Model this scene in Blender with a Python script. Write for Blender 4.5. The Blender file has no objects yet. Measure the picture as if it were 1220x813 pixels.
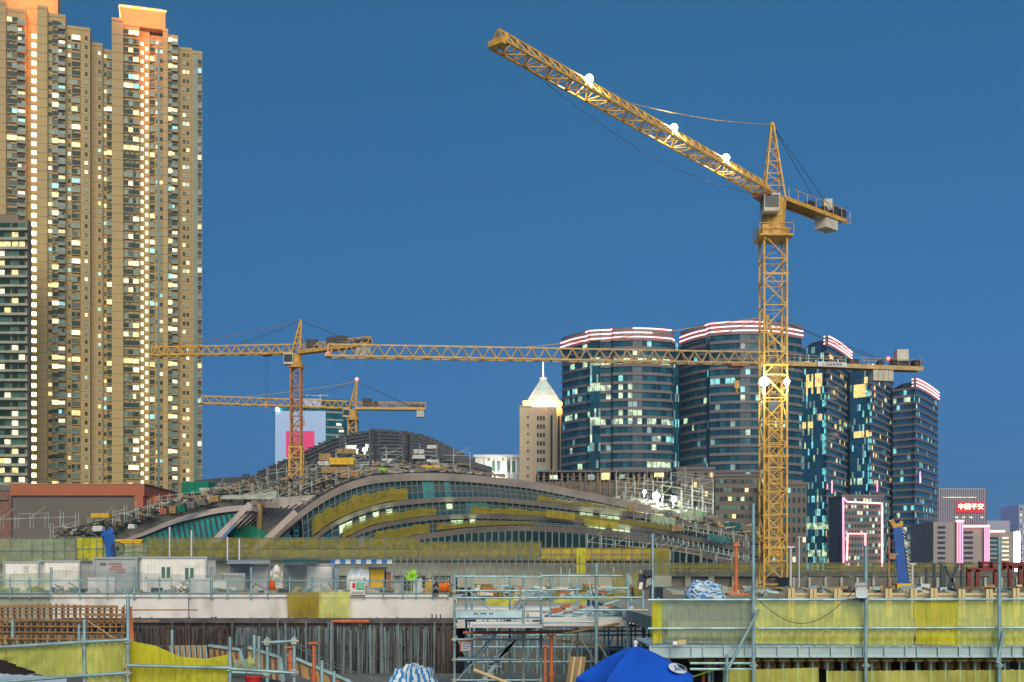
import bpy, math, random
from mathutils import Vector, Matrix, noise
R = math.radians
S = bpy.context.scene
C = S.collection
rnd = random.Random(11)
F, HZ, H = 1400.0, 690.0, 12.0      # focal length and horizon of the photograph, eye height above the pit floor

# ------------------------------------------------------------------ camera, sky, light, exposure
cam = bpy.data.cameras.new('camera'); camo = bpy.data.objects.new('camera', cam); C.objects.link(camo)
camo.location = (0, 0, H); camo.rotation_euler = (R(90), 0, 0)
cam.lens = 36 * F / 1220; cam.sensor_width = 36; cam.shift_y = (HZ - 406.5) / 1220
cam.clip_start = 0.5; cam.clip_end = 9000
S.camera = camo
W = bpy.data.worlds.new('World'); S.world = W; W.use_nodes = True
nt = W.node_tree; bg = nt.nodes['Background']
sk = nt.nodes.new('ShaderNodeTexSky'); sk.sky_type = 'NISHITA'; sk.sun_disc = False
sk.sun_elevation = R(9); sk.sun_rotation = R(200); sk.ozone_density = 6.0; sk.air_density = 1.0; sk.dust_density = 0.0
mx = nt.nodes.new('ShaderNodeMixRGB'); mx.inputs[0].default_value = 0.72
tc = nt.nodes.new('ShaderNodeTexCoord'); sp = nt.nodes.new('ShaderNodeSeparateXYZ'); rp = nt.nodes.new('ShaderNodeValToRGB')
nt.links.new(tc.outputs['Generated'], sp.inputs[0]); nt.links.new(sp.outputs[2], rp.inputs[0])
e = rp.color_ramp.elements                               # the city dusk: paler and slightly lilac at the horizon, grey blue above
e[0].position = 0.0; e[0].color = (0.62, 2.0, 5.3, 1); e[1].position = 0.45; e[1].color = (0.28, 1.45, 2.85, 1)
k_ = e.new(0.08); k_.color = (0.50, 1.80, 4.7, 1); k_ = e.new(0.22); k_.color = (0.36, 1.62, 3.7, 1)
nt.links.new(rp.outputs[0], mx.inputs[2])
nt.links.new(sk.outputs[0], mx.inputs[1]); nt.links.new(mx.outputs[0], bg.inputs[0])
bg.inputs[1].default_value = 0.0745
skyglow = bpy.data.lights.new('skyglow', 'SUN'); skyglow.energy = 2.3; skyglow.angle = R(42); skyglow.color = (1.0, 0.86, 0.66)  # wide warm lamp added to stand in for the city's skyglow
skyglow_o = bpy.data.objects.new('skyglow', skyglow); C.objects.link(skyglow_o); skyglow_o.rotation_euler = (R(62), 0, R(10)); skyglow_o.location = (0, -50, 300)
S.view_settings.view_transform = 'Standard'; S.view_settings.look = 'None'
S.view_settings.exposure = 0.5; S.view_settings.gamma = 1; S.view_settings.use_curve_mapping = False

# ------------------------------------------------------------------ helpers
def P(px, py, Y): return Vector(((px - 610) * Y / F, Y, H + (HZ - py) * Y / F))
def X(px, Y): return (px - 610) * Y / F
def Z(py, Y): return H + (HZ - py) * Y / F

class MB:
    def __init__(s): s.v = []; s.f = []; s.m = []
    def q(s, pts, m=0):
        i = len(s.v); s.v += [tuple(p) for p in pts]; s.f.append(tuple(range(i, i + len(pts)))); s.m.append(m); return s
    def hexa(s, p, m=0):       # 8 points: bottom ring then top ring
        i = len(s.v); s.v += [tuple(x) for x in p]
        for f in ((0,3,2,1),(4,5,6,7),(0,1,5,4),(1,2,6,5),(2,3,7,6),(3,0,4,7)):
            s.f.append(tuple(i + k for k in f)); s.m.append(m)
        return s
    def box(s, x0, x1, y0, y1, z0, z1, m=0):
        return s.hexa([(x0,y0,z0),(x1,y0,z0),(x1,y1,z0),(x0,y1,z0),(x0,y0,z1),(x1,y0,z1),(x1,y1,z1),(x0,y1,z1)], m)
    def cbox(s, c, dx, dy, dz, rz=0, m=0, tilt=0):
        M = Matrix.Rotation(rz, 3, 'Z') @ Matrix.Rotation(tilt, 3, 'Y'); c = Vector(c)
        return s.hexa([c + M @ Vector((a*dx/2, b*dy/2, d*dz/2)) for d in (-1,1) for a, b in ((-1,-1),(1,-1),(1,1),(-1,1))], m)
    def bar(s, p, q, w, h=None, m=0, up=(0,0,1)):
        p = Vector(p); q = Vector(q); d = q - p
        if d.length < 1e-6: return s
        d.normalize(); u = Vector(up)
        if abs(d.dot(u)) > 0.98: u = Vector((0,1,0))
        a = d.cross(u).normalized(); b = a.cross(d).normalized(); h = h or w
        o = [a*(x*w/2) + b*(y*h/2) for x, y in ((-1,-1),(1,-1),(1,1),(-1,1))]
        return s.hexa([p + k for k in o] + [q + k for k in o], m)
    def tube(s, p, q, r, n=8, m=0, r2=None):
        p = Vector(p); q = Vector(q); d = (q - p).normalized(); u = Vector((0,0,1))
        if abs(d.dot(u)) > 0.98: u = Vector((0,1,0))
        a = d.cross(u).normalized(); b = a.cross(d); r2 = r if r2 is None else r2
        i = len(s.v)
        for c, rr in ((p, r), (q, r2)):
            for k in range(n):
                t = 2*math.pi*k/n; s.v.append(tuple(c + a*(rr*math.cos(t)) + b*(rr*math.sin(t))))
        for k in range(n):
            l = (k+1) % n; s.f.append((i+k, i+l, i+n+l, i+n+k)); s.m.append(m)
        s.f.append(tuple(i+n-1-k for k in range(n))); s.m.append(m)
        s.f.append(tuple(i+n+k for k in range(n))); s.m.append(m)
        return s
    def path(s, pts, r, n=6, m=0):
        for a, b in zip(pts, pts[1:]): s.tube(a, b, r, n, m)
        return s
    def prism(s, pts, z0, z1, m=0, mt=None):
        i = len(s.v); n = len(pts)
        s.v += [(p[0], p[1], z0) for p in pts] + [(p[0], p[1], z1) for p in pts]
        for k in range(n):
            l = (k+1) % n; s.f.append((i+k, i+l, i+n+l, i+n+k)); s.m.append(m)
        s.f.append(tuple(i+n-1-k for k in range(n))); s.m.append(m)
        s.f.append(tuple(i+n+k for k in range(n))); s.m.append(m if mt is None else mt)
        return s
    def slab(s, top, bot, off, m=0):          # ribbon between two polylines, thickened by the vector off
        off = Vector(off)
        for k in range(len(top)-1):
            a, b, c, d = Vector(bot[k]), Vector(bot[k+1]), Vector(top[k+1]), Vector(top[k])
            s.hexa([a, b, b+off, a+off, d, c, c+off, d+off], m)
        return s
    def ball(s, c, r, m=0, n=10, sz=1.0):
        c = Vector(c); i = len(s.v); k = n//2
        for a in range(1, k):
            t = math.pi*a/k
            for b in range(n):
                u = 2*math.pi*b/n; s.v.append((c.x + r*math.sin(t)*math.cos(u), c.y + r*math.sin(t)*math.sin(u), c.z + sz*r*math.cos(t)))
        s.v.append((c.x, c.y, c.z + sz*r)); s.v.append((c.x, c.y, c.z - sz*r)); T = len(s.v)-2
        for a in range(k-2):
            for b in range(n):
                d = (b+1) % n; s.f.append((i+a*n+b, i+(a+1)*n+b, i+(a+1)*n+d, i+a*n+d)); s.m.append(m)
        for b in range(n):
            d = (b+1) % n
            s.f.append((T, i+b, i+d)); s.m.append(m); s.f.append((T+1, i+(k-2)*n+d, i+(k-2)*n+b)); s.m.append(m)
        return s
    def build(s, name, mats, parent=None, smooth=False, bevel=0):
        me = bpy.data.meshes.new(name)
        o = bpy.data.objects.new(name, me)
        off = Vector(OFF.get(parent.name, (0,0,0))) if parent else Vector((0,0,0))
        me.from_pydata([(v[0]-off.x, v[1]-off.y, v[2]-off.z) for v in s.v], [], s.f)
        if not isinstance(mats, (list, tuple)): mats = [mats]
        for mm in mats: me.materials.append(mm)
        if len(mats) > 1: me.polygons.foreach_set('material_index', s.m)
        if smooth: me.polygons.foreach_set('use_smooth', [True]*len(s.f))
        me.update(); C.objects.link(o)
        if parent: o.parent = parent; OFF[o.name] = tuple(off)
        if bevel:
            b = o.modifiers.new('bevel', 'BEVEL'); b.width = bevel; b.segments = 2; b.limit_method = 'ANGLE'
        return o
OFF = {}
def split_build(mb, name, nv, nf, mats, parent):      # one object for each equal piece collected in mb
    for i in range(len(mb.v)//nv):
        s = MB(); s.v = mb.v[i*nv:(i+1)*nv]; s.f = [tuple(q-i*nv for q in f) for f in mb.f[i*nf:(i+1)*nf]]; s.m = mb.m[i*nf:(i+1)*nf]; s.build(name, mats, parent)
def tag(o, label=None, cat=None, group=None, kind=None):
    if label: o['label'] = label
    if cat: o['category'] = cat
    if group: o['group'] = group
    if kind: o['kind'] = kind
    return o
def thing(name, label, cat, loc=(0,0,0), group=None, rz=0, local=False):
    o = bpy.data.objects.new(name, None); C.objects.link(o); o.empty_display_size = 0.3
    o.location = loc; o.rotation_euler = (0, 0, rz)
    OFF[o.name] = (0,0,0) if (local or rz) else tuple(loc)
    return tag(o, label, cat, group)
def kids(o): return [c for c in bpy.data.objects if c.parent == o]
def copy_tree(o, parent=None):
    c = o.copy(); C.objects.link(c)
    if parent: c.parent = parent
    for ch in kids(o): copy_tree(ch, c)
    return c
def text(name, body, loc, size, mat, parent, rot=(R(90),0,0), thick=0.02, sx=1.0):
    cu = bpy.data.curves.new(name, 'FONT'); cu.body = body; cu.size = size; cu.extrude = thick
    cu.align_x = 'CENTER'; cu.align_y = 'CENTER'
    t = bpy.data.objects.new('text_source', cu); C.objects.link(t)
    dg = bpy.context.evaluated_depsgraph_get(); me = bpy.data.meshes.new_from_object(t.evaluated_get(dg))
    bpy.data.objects.remove(t)
    o = bpy.data.objects.new(name, me); C.objects.link(o); me.materials.clear(); me.materials.append(mat)
    M = Matrix.Translation(Vector(loc) - Vector(OFF.get(parent.name, (0,0,0)))) @ Matrix.Rotation(rot[2],4,'Z') @ Matrix.Rotation(rot[0],4,'X') @ Matrix.Diagonal((sx,1,1,1))
    me.transform(M); o.parent = parent; OFF[o.name] = OFF.get(parent.name, (0,0,0))
    return o
def lamp(kind, loc, energy, color, parent=None, size=0.3, spot=None, aim=None):
    l = bpy.data.lights.new('lamp_light', kind); l.energy = energy; l.color = color
    if kind in ('POINT','SPOT'): l.shadow_soft_size = size
    if kind == 'AREA': l.size = size
    if kind == 'SPOT': l.spot_size = R(spot or 90); l.spot_blend = 0.5
    o = bpy.data.objects.new('lamp_light', l); C.objects.link(o)
    off = Vector(OFF.get(parent.name, (0,0,0))) if parent else Vector((0,0,0))
    o.location = Vector(loc) - off; o.parent = parent
    if aim is not None: o.rotation_euler = (Vector(aim) - Vector(loc)).to_track_quat('-Z','Y').to_euler()
    return o

# ------------------------------------------------------------------ materials
M = {}
def mat(name, col, rough=0.7, metal=0.0, var=0.25, scale=1.0, spec=0.4, bump=0.0, dirt=None, dirt_amt=0.4, stretch=(1,1,1)):
    m = bpy.data.materials.new(name); m.use_nodes = True; n = m.node_tree; b = n.nodes['Principled BSDF']
    b.inputs['Roughness'].default_value = rough; b.inputs['Metallic'].default_value = metal
    b.inputs['Specular IOR Level'].default_value = spec
    tc = n.nodes.new('ShaderNodeTexCoord'); mp = n.nodes.new('ShaderNodeMapping'); mp.inputs['Scale'].default_value = stretch
    n.links.new(tc.outputs['Object'], mp.inputs[0])
    nz = n.nodes.new('ShaderNodeTexNoise'); nz.inputs['Scale'].default_value = scale; nz.inputs['Detail'].default_value = 6
    n.links.new(mp.outputs[0], nz.inputs['Vector'])
    mr = n.nodes.new('ShaderNodeMapRange'); mr.inputs[1].default_value = 0.3; mr.inputs[2].default_value = 0.7
    mr.inputs[3].default_value = 1 - var; mr.inputs[4].default_value = 1 + var*0.6
    n.links.new(nz.outputs[0], mr.inputs[0])
    mul = n.nodes.new('ShaderNodeVectorMath'); mul.operation = 'SCALE'; mul.inputs[0].default_value = col
    n.links.new(mr.outputs[0], mul.inputs['Scale']); out = mul.outputs[0]
    if dirt:
        n2 = n.nodes.new('ShaderNodeTexNoise'); n2.inputs['Scale'].default_value = scale*2.3; n2.inputs['Detail'].default_value = 8
        n.links.new(mp.outputs[0], n2.inputs['Vector'])
        r2 = n.nodes.new('ShaderNodeMapRange'); r2.inputs[1].default_value = 0.5; r2.inputs[2].default_value = 0.68
        r2.inputs[4].default_value = dirt_amt; n.links.new(n2.outputs[0], r2.inputs[0])
        mi = n.nodes.new('ShaderNodeMixRGB'); mi.inputs[2].default_value = (*dirt, 1)
        n.links.new(r2.outputs[0], mi.inputs[0]); n.links.new(out, mi.inputs[1]); out = mi.outputs[0]
    n.links.new(out, b.inputs['Base Color'])
    if bump:
        bu = n.nodes.new('ShaderNodeBump'); bu.inputs['Strength'].default_value = bump
        n.links.new(nz.outputs[0], bu.inputs['Height']); n.links.new(bu.outputs[0], b.inputs['Normal'])
    M[name] = m; return m
def glow(name, col, strength, base=(0.3,0.3,0.3), var=0.0, scale=0.7):
    m = bpy.data.materials.new(name); m.use_nodes = True; n = m.node_tree; b = n.nodes['Principled BSDF']
    b.inputs['Base Color'].default_value = (*base, 1); b.inputs['Emission Color'].default_value = (*col, 1)
    b.inputs['Emission Strength'].default_value = strength; b.inputs['Roughness'].default_value = 0.3
    if var:
        tc = n.nodes.new('ShaderNodeTexCoord'); nz = n.nodes.new('ShaderNodeTexNoise'); nz.inputs['Scale'].default_value = scale
        nz.inputs['Detail'].default_value = 3; n.links.new(tc.outputs['Object'], nz.inputs['Vector'])
        mr = n.nodes.new('ShaderNodeMapRange'); mr.inputs[1].default_value = 0.35; mr.inputs[2].default_value = 0.65
        mr.inputs[3].default_value = strength*(1-var); mr.inputs[4].default_value = strength*(1+var)
        n.links.new(nz.outputs[0], mr.inputs[0]); n.links.new(mr.outputs[0], b.inputs['Emission Strength'])
    M[name] = m; return m
def net(name, col, solid=0.7, scale=2.0, col2=None):
    m = mat(name, col, 0.85, var=0.3, scale=scale, dirt=col2, dirt_amt=0.5); n = m.node_tree; b = n.nodes['Principled BSDF']
    out = n.nodes['Material Output']; tr = n.nodes.new('ShaderNodeBsdfTransparent'); tl = n.nodes.new('ShaderNodeBsdfTranslucent')
    tl.inputs[0].default_value = (*col, 1); m1 = n.nodes.new('ShaderNodeMixShader'); m1.inputs[0].default_value = 0.35
    m2 = n.nodes.new('ShaderNodeMixShader'); tc = n.nodes.new('ShaderNodeTexCoord'); nz = n.nodes.new('ShaderNodeTexNoise')
    nz.inputs['Scale'].default_value = 1.3; nz.inputs['Detail'].default_value = 4; n.links.new(tc.outputs['Object'], nz.inputs['Vector'])
    mr = n.nodes.new('ShaderNodeMapRange'); mr.inputs[1].default_value = 0.3; mr.inputs[2].default_value = 0.7
    mr.inputs[3].default_value = solid - 0.12; mr.inputs[4].default_value = min(1, solid + 0.12); n.links.new(nz.outputs[0], mr.inputs[0])
    n.links.new(b.outputs[0], m1.inputs[1]); n.links.new(tl.outputs[0], m1.inputs[2])
    n.links.new(tr.outputs[0], m2.inputs[1]); n.links.new(m1.outputs[0], m2.inputs[2]); n.links.new(mr.outputs[0], m2.inputs[0])
    wv = n.nodes.new('ShaderNodeTexNoise'); wv.inputs['Scale'].default_value = 3.5; wv.inputs['Detail'].default_value = 5; mp2 = n.nodes.new('ShaderNodeMapping'); mp2.inputs['Scale'].default_value = (2.2,1,.5)
    n.links.new(tc.outputs['Object'], mp2.inputs[0]); n.links.new(mp2.outputs[0], wv.inputs['Vector'])
    bu = n.nodes.new('ShaderNodeBump'); bu.inputs['Strength'].default_value = 0.9; bu.inputs['Distance'].default_value = 0.12
    n.links.new(wv.outputs[0], bu.inputs['Height']); n.links.new(bu.outputs[0], b.inputs['Normal']); n.links.new(bu.outputs[0], tl.inputs['Normal'])
    n.links.new(m2.outputs[0], out.inputs[0]); return m

mat('beige', (0.50,0.38,0.17), 0.8, var=0.12, scale=0.05, dirt=(0.28,0.25,0.2), dirt_amt=0.25, stretch=(1,1,0.15))
mat('beige_dark', (0.23,0.20,0.13), 0.8, var=0.15, scale=0.1)
mat('balcony_green', (0.10,0.17,0.15), 0.3, var=0.3, scale=0.4)
mat('glass_a', (0.015,0.05,0.032), 0.4, var=0.5, scale=0.3, spec=0.2)
mat('glass_b', (0.045,0.16,0.11), 0.35, var=0.4, scale=0.3, spec=0.7)
mat('curtain', (0.16,0.20,0.16), 0.8, var=0.3, scale=0.6)
glow('lit_yellow', (1.0,0.72,0.22), 0.95, var=0.5); glow('lit_warm', (1.0,0.86,0.5), 1.0, var=0.5); glow('lit_cyan', (0.15,0.85,0.85), 0.6, var=0.5)
glow('lit_stair', (1.0,0.95,0.62), 2.2); glow('lit_green', (0.62,0.9,0.45), 0.75, var=0.6, scale=0.5); glow('lit_dim', (0.10,0.50,0.45), 0.25, var=0.6)
glow('led_orange', (1.0,0.42,0.05), 6.0); glow('lit_office', (0.62,0.90,0.50), 0.55, var=0.9, scale=0.4); glow('lit_amber', (1.0,0.65,0.15), 1.0, var=0.4)
mat('office_glass', (0.006,0.068,0.105), 0.15, var=0.6, scale=0.12, spec=0.3)
mat('office_glass_b', (0.012,0.13,0.17), 0.15, var=0.5, scale=0.2, spec=0.25)
mat('office_blue', (0.015,0.11,0.26), 0.15, var=0.5, scale=0.15, spec=0.4)
mat('office_stone', (0.19,0.165,0.165), 0.6, var=0.15, scale=0.2); mat('office_mullion', (0.05,0.07,0.08), 0.5)
glow('neon_pink', (1.0,0.34,0.34), 3.4); glow('neon_magenta', (1.0,0.28,0.5), 1.8); glow('strip_cyan', (0.2,0.7,0.95), 0.5, var=0.95, scale=0.35)
glow('white_light', (1.0,1.0,0.95), 30.0); glow('flood_face', (0.9,1.0,0.97), 120.0); glow('red_light', (1.0,0.08,0.05), 6.0); glow('red_sign', (1.0,0.02,0.03), 0.55, base=(.1,0,0)); glow('sign_char', (1.0,0.8,0.5), 3.0)
mat('crane_yellow', (0.70,0.41,0.07), 0.5, var=0.25, scale=1.0, dirt=(0.25,0.13,0.05), dirt_amt=0.5)
mat('crane_pale', (0.60,0.42,0.18), 0.55, var=0.25, scale=1.0, dirt=(0.3,0.17,0.08), dirt_amt=0.5)
mat('crane_white', (0.6,0.58,0.48), 0.6, var=0.2); mat('crane_dark', (0.06,0.06,0.06), 0.6); mat('crane_rust', (0.42,0.20,0.09), 0.6, var=0.35)
mat('cab_glass', (0.03,0.045,0.055), 0.3, spec=0.3); mat('cable', (0.09,0.09,0.09), 0.6)
mat('concrete', (0.37,0.39,0.31), 0.85, var=0.2, scale=0.35, dirt=(0.2,0.18,0.14), dirt_amt=0.4, bump=0.1)
mat('concrete_pale', (0.76,0.76,0.74), 0.85, var=0.15, scale=0.4, dirt=(0.38,0.36,0.3), dirt_amt=0.5, stretch=(1,1,0.4))
mat('concrete_dark', (0.19,0.19,0.16), 0.9, var=0.35, scale=0.3, dirt=(0.05,0.05,0.045)); mat('soil', (0.12,0.10,0.075), 0.95, var=0.4, scale=0.05)
mat('rib_stone', (0.52,0.45,0.40), 0.6, var=0.15, scale=0.15, dirt=(0.2,0.18,0.16), dirt_amt=0.35)
mat('shell_dark', (0.045,0.055,0.06), 0.6, var=0.4, scale=0.2); mat('shell_steel', (0.065,0.07,0.078), 0.5, var=0.3, scale=0.4)
mat('station_glass', (0.025,0.075,0.078), 0.15, var=0.5, scale=0.1, spec=0.8); mat('station_teal', (0.04,0.27,0.26), 0.35, var=0.4, scale=0.15)
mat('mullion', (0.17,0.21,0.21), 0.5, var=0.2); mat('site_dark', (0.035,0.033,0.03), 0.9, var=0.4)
net('net_mustard', (0.50,0.39,0.03), 0.85, 0.8, (0.28,0.22,0.06)); net('net_yellow', (0.38,0.34,0.06), 0.74, 1.2, (0.20,0.20,0.09)); net('net_orange', (0.70,0.50,0.02), 0.85, 1.2, (0.4,0.33,0.05)); net('net_lime', (0.92,0.98,0.24), 0.66, 1.5, (0.72,0.76,0.10)); net('net_pale', (0.50,0.62,0.38), 0.62, 1.0, (0.42,0.45,0.12)); net('net_bright', (0.85,0.82,0.04), 0.82, 1.5)  # the third net is a stronger orange yellow
net('net_grey', (0.24,0.31,0.28), 0.34, 1.5); net('net_green', (0.02,0.34,0.20), 0.9, 1.5); net('net_teal', (0.05,0.26,0.24), 0.75, 1.5)
mat('scaf', (0.32,0.52,0.56), 0.42, 0.35, var=0.3, scale=3.0, dirt=(0.20,0.18,0.15), dirt_amt=0.45)
mat('fence_tube', (0.18,0.21,0.19), 0.6, var=0.3); mat('scaf_far', (0.42,0.46,0.40), 0.6, var=0.35, scale=1.0); mat('plank', (0.42,0.28,0.13), 0.8, var=0.35, scale=2.0, dirt=(0.2,0.12,0.06))
mat('timber', (0.66,0.53,0.27), 0.75, var=0.2, scale=3.0, dirt=(0.4,0.27,0.12), dirt_amt=0.35, stretch=(1,1,0.2)); mat('steel_deck', (0.42,0.58,0.62), 0.45, 0.3, var=0.2, scale=3)
mat('white_paint', (0.80,0.80,0.76), 0.55, var=0.08, scale=0.5, dirt=(0.45,0.33,0.2), dirt_amt=0.35); mat('grey_panel', (0.38,0.42,0.42), 0.6, var=0.15)
mat('rebar', (0.12,0.115,0.115), 0.75, 0.2, var=0.45, scale=2.0); mat('rebar_brown', (0.12,0.085,0.065), 0.8, var=0.3, scale=3.0); mat('rebar_rust', (0.33,0.19,0.09), 0.8, var=0.3, scale=3.0); mat('rebar_blue', (0.20,0.26,0.28), 0.6, 0.2, var=0.3)
mat('orange_steel', (0.62,0.18,0.07), 0.6, var=0.3, scale=2.0); mat('annex_brown', (0.24,0.13,0.10), 0.8, var=0.2); mat('red_steel', (0.20,0.035,0.03), 0.6, var=0.3); mat('blue_paint', (0.01,0.10,0.42), 0.4, var=0.2, dirt=(0.02,0.06,0.2))
mat('blue_cloth', (0.004,0.10,0.62), 0.8, bump=0.25, var=0.25, scale=1.5); mat('white_cloth', (0.78,0.80,0.80), 0.8, var=0.1); mat('tarp_blue', (0.03,0.22,0.55), 0.6, var=0.2); mat('tarp_white', (0.62,0.75,0.82), 0.6)
mat('yellow_box', (0.80,0.50,0.02), 0.6, var=0.12); mat('terracotta', (0.46,0.15,0.07), 0.85, var=0.12, scale=0.06); mat('podium_grey', (0.17,0.155,0.13), 0.85, var=0.15, scale=0.06)
mat('sign_white', (0.8,0.8,0.78), 0.6); mat('sign_green', (0.03,0.42,0.20), 0.5); mat('sign_red', (0.65,0.04,0.04), 0.5); mat('ink', (0.04,0.05,0.08), 0.7); mat('red_ink', (0.55,0.12,0.10), 0.7)
mat('cream', (0.75,0.62,0.42), 0.8, var=0.08, scale=0.1); mat('carpark_stone', (0.36,0.33,0.31), 0.7, var=0.1, scale=0.1); mat('white_stone', (0.66,0.66,0.64), 0.7, var=0.1, scale=0.1); mat('lime', (0.35,0.75,0.05), 0.7); mat('orange_cloth', (0.85,0.20,0.03), 0.8)
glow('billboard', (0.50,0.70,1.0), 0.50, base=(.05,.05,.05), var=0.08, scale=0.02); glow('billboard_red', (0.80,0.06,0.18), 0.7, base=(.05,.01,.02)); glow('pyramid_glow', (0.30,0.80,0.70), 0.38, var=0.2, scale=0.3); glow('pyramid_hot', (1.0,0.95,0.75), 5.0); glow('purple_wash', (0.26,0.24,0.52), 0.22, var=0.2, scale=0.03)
# ------------------------------------------------------------------ ground
g = MB(); g.q([(-2600,-300,0),(2600,-300,0),(2600,2600,0),(-2600,2600,0)]); tag(g.build('ground', M['soil']), kind='structure')

# ------------------------------------------------------------------ the two residential towers
YAW = R(16)
def sloc(px):                       # distance along the towers' front line for a column of the photograph
    k = (px - 610)/F; return (k*390 + 170.0)/(math.cos(YAW) - k*math.sin(YAW))
WM = ['glass_a','glass_b','curtain','lit_yellow','lit_warm','lit_cyan','lit_dim']
def pick_win(p):
    t = rnd.random()
    if t < p*1.0: return rnd.choice([3,4,4,3,5,4])
    return rnd.choice([0,0,1,1,0,0,2,1])
def res_tower(label, px_root, secs, stairs, crown, zt):
    s0 = sloc(px_root); loc = (-170 + s0*math.cos(YAW), 390 + s0*math.sin(YAW), 0)
    root = thing('residential_tower', label, 'apartment tower', loc, 'residential towers', rz=YAW)
    L = lambda px: sloc(px) - s0
    wall, led, bals, wins, acs = MB(), MB(), [], [], []
    def newb(): b = MB(); bals.append(b); return b
    led = wall
    FH, n = 3.03, 66
    for (a, b, yf, dz, cols) in secs:
        xa, xb = L(a), L(b); wall.box(xa, xb, yf, yf + 16, 0, zt + dz)
        wall.box(xa-.12, xb+.12, yf-.15, yf, zt+dz-1.1, zt+dz-.5)
        for i in range(n):      # fine floor joints of the tiled facade
            z = 3.0 + i*FH
            if z > zt + dz - 3: break
            led.box(xa + .05, xb - .05, yf-.05, yf+.02, z-.28, z-.16, 1)
            for (cx, w, kind, pl) in cols:
                x = L(cx); hh = 1.5; zc = z + .9
                mi = pick_win(pl)
                if i in (27, 51) and kind != 'small': mi = 3
                if kind == 'bay':
                    bal = newb(); bal.box(x-w/2-.1, x+w/2+.1, yf-.62, yf, zc-.28, zc-.06); bal.box(x-w/2-.1, x+w/2+.1, yf-.62, yf, zc+hh+.02, zc+hh+.18)
                    wins.append((w, (x-w/2, x+w/2, yf-.52, yf, zc-.06, zc+hh+.02), mi, 3))
                    if rnd.random() < .6: ac = MB(); acs.append(ac); ac.box(x-w/2+.1, x-w/2+.75, yf-.5, yf, zc-.85, zc-.35)
                elif kind == 'balcony':
                    bal = newb(); bal.box(x-w/2, x+w/2, yf-1.15, yf, z-.16, z); bal.box(x-w/2, x+w/2, yf-1.15, yf-1.08, z, z+.95, 1); bal.box(x+w/2-.06, x+w/2, yf-1.08, yf, z, z+.95, 1)
                    wins.append((w*.8, (x-w*.4, x+w*.4, yf-.06, yf, z+.05, z+2.3), mi, 3))
                else:
                    wins.append((w, (x-w/2, x+w/2, yf-.05, yf, zc, zc+hh*.8), mi, 1))
                    led.box(x-w/2-.1, x+w/2+.1, yf-.16, yf, zc-.12, zc, 1)
    wall.build('wall', [M['beige'], M['beige_dark']], root)
    for lst, one, many, mm in ((bals, 'balcony', 'balconies', [M['beige'], M['balcony_green']]), (acs, 'air_conditioner', 'air_conditioners', [M['curtain']])):
        rst = MB()
        for i, b in enumerate(lst):
            if i < 100: b.build(one, mm, root)
            else: o = len(rst.v); rst.v += b.v; rst.f += [tuple(q+o for q in f) for f in b.f]; rst.m += b.m
        if rst.f: tag(rst.build(many, mm, root), kind='stuff')
    wins.sort(key=lambda t: -t[0]); rest = MB(); wm = [M[k] for k in WM]
    def addw(mb, w):
        x0,x1,y0,y1,z0,z1 = w[1]; k = max(1, min(w[3], int((x1-x0)/.8)))
        for j in range(k):
            a = x0 + (x1-x0)*j/k; b = x0 + (x1-x0)*(j+1)/k
            m = w[2]
            if j and rnd.random() < .3: m = rnd.choice([0,1,2]) if m < 3 else rnd.choice([m, 2])
            mb.box(a + (.05 if j else 0), b, y0, y1, z0, z1, m)
    for i, w in enumerate(wins):
        if i < 100: mb = MB(); addw(mb, w); mb.build('window', wm, root)
        else: addw(rest, w)
    tag(rest.build('windows', wm, root), kind='stuff')
    extra = MB()
    for ci, (cx, yf, ph, w) in enumerate(stairs):
        x = L(cx)
        for i in range(64):
            z = 4.0 + ph + i*FH
            if z > zt - 1: break
            mb = MB() if (ci == 0 or i >= 28) and (ci == 0 or i < 63) else extra
            mb.box(x-w/2, x+w/2, yf-.08, yf, z, z+(1.45 if w > 1 else 1.1))
            if mb is not extra: mb.build('stair_window', M['lit_stair'], root)
    if extra.f: tag(extra.build('stair_windows', M['lit_stair'], root), kind='stuff')
    # crown with its strip of orange light
    (ca, cb, yf, z0, z1) = crown; xa, xb = L(ca), L(cb)
    cr = MB(); cr.box(xa, xb, yf, yf+10, z0, z1); cr.box(xa+1, xb-1, yf+1, yf+9, z1, z1+.9); cr.build('crown', M['beige'], root)
    led2 = MB(); led2.box(xa-.3, xb+.3, yf-.45, yf-.2, z1-.5, z1-.1); led2.box(xa-.45, xa-.3, yf, yf+9, z1-.5, z1-.1); led2.build('light_strip', M['led_orange'], root)
    return root, L
zt = 203.0
secs1 = [(-32,7,0.0,1.0,[(-22,2.2,'bay',.2),(-12,2.2,'bay',.2)]),
         (7,30,1.2,-0.5,[(11,1.5,'bay',.12),(17,1.6,'bay',.12),(25,2.6,'balcony',.25)]),
         (30,45,5.0,3.0,[]),
         (45,57,-1.5,0.5,[]),
         (57,78,0.2,-1.0,[(60,1.3,'small',.1),(66,2.0,'bay',.2),(73.5,2.4,'balcony',.28)]),
         (78,96,2.2,-3.5,[(82,.9,'small',.15),(90,2.6,'bay',.15)]),
         (96,107,1.0,-4.0,[(102.5,.9,'small',.2)]),
         (107,121,5.0,-7.0,[(112.5,.0001,'small',0),(117.5,.8,'small',.22)]),
         (121,133.5,7.0,-8.0,[(124,.8,'small',.2),(129.5,1.8,'bay',.1)])]
r1, L1 = res_tower('beige apartment tower cut by the left frame edge, with one column of stair lights', 0, secs1, [(38.5,4.9,0,1.45)], (-14,67,6.0,202,213.5), zt)
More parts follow.
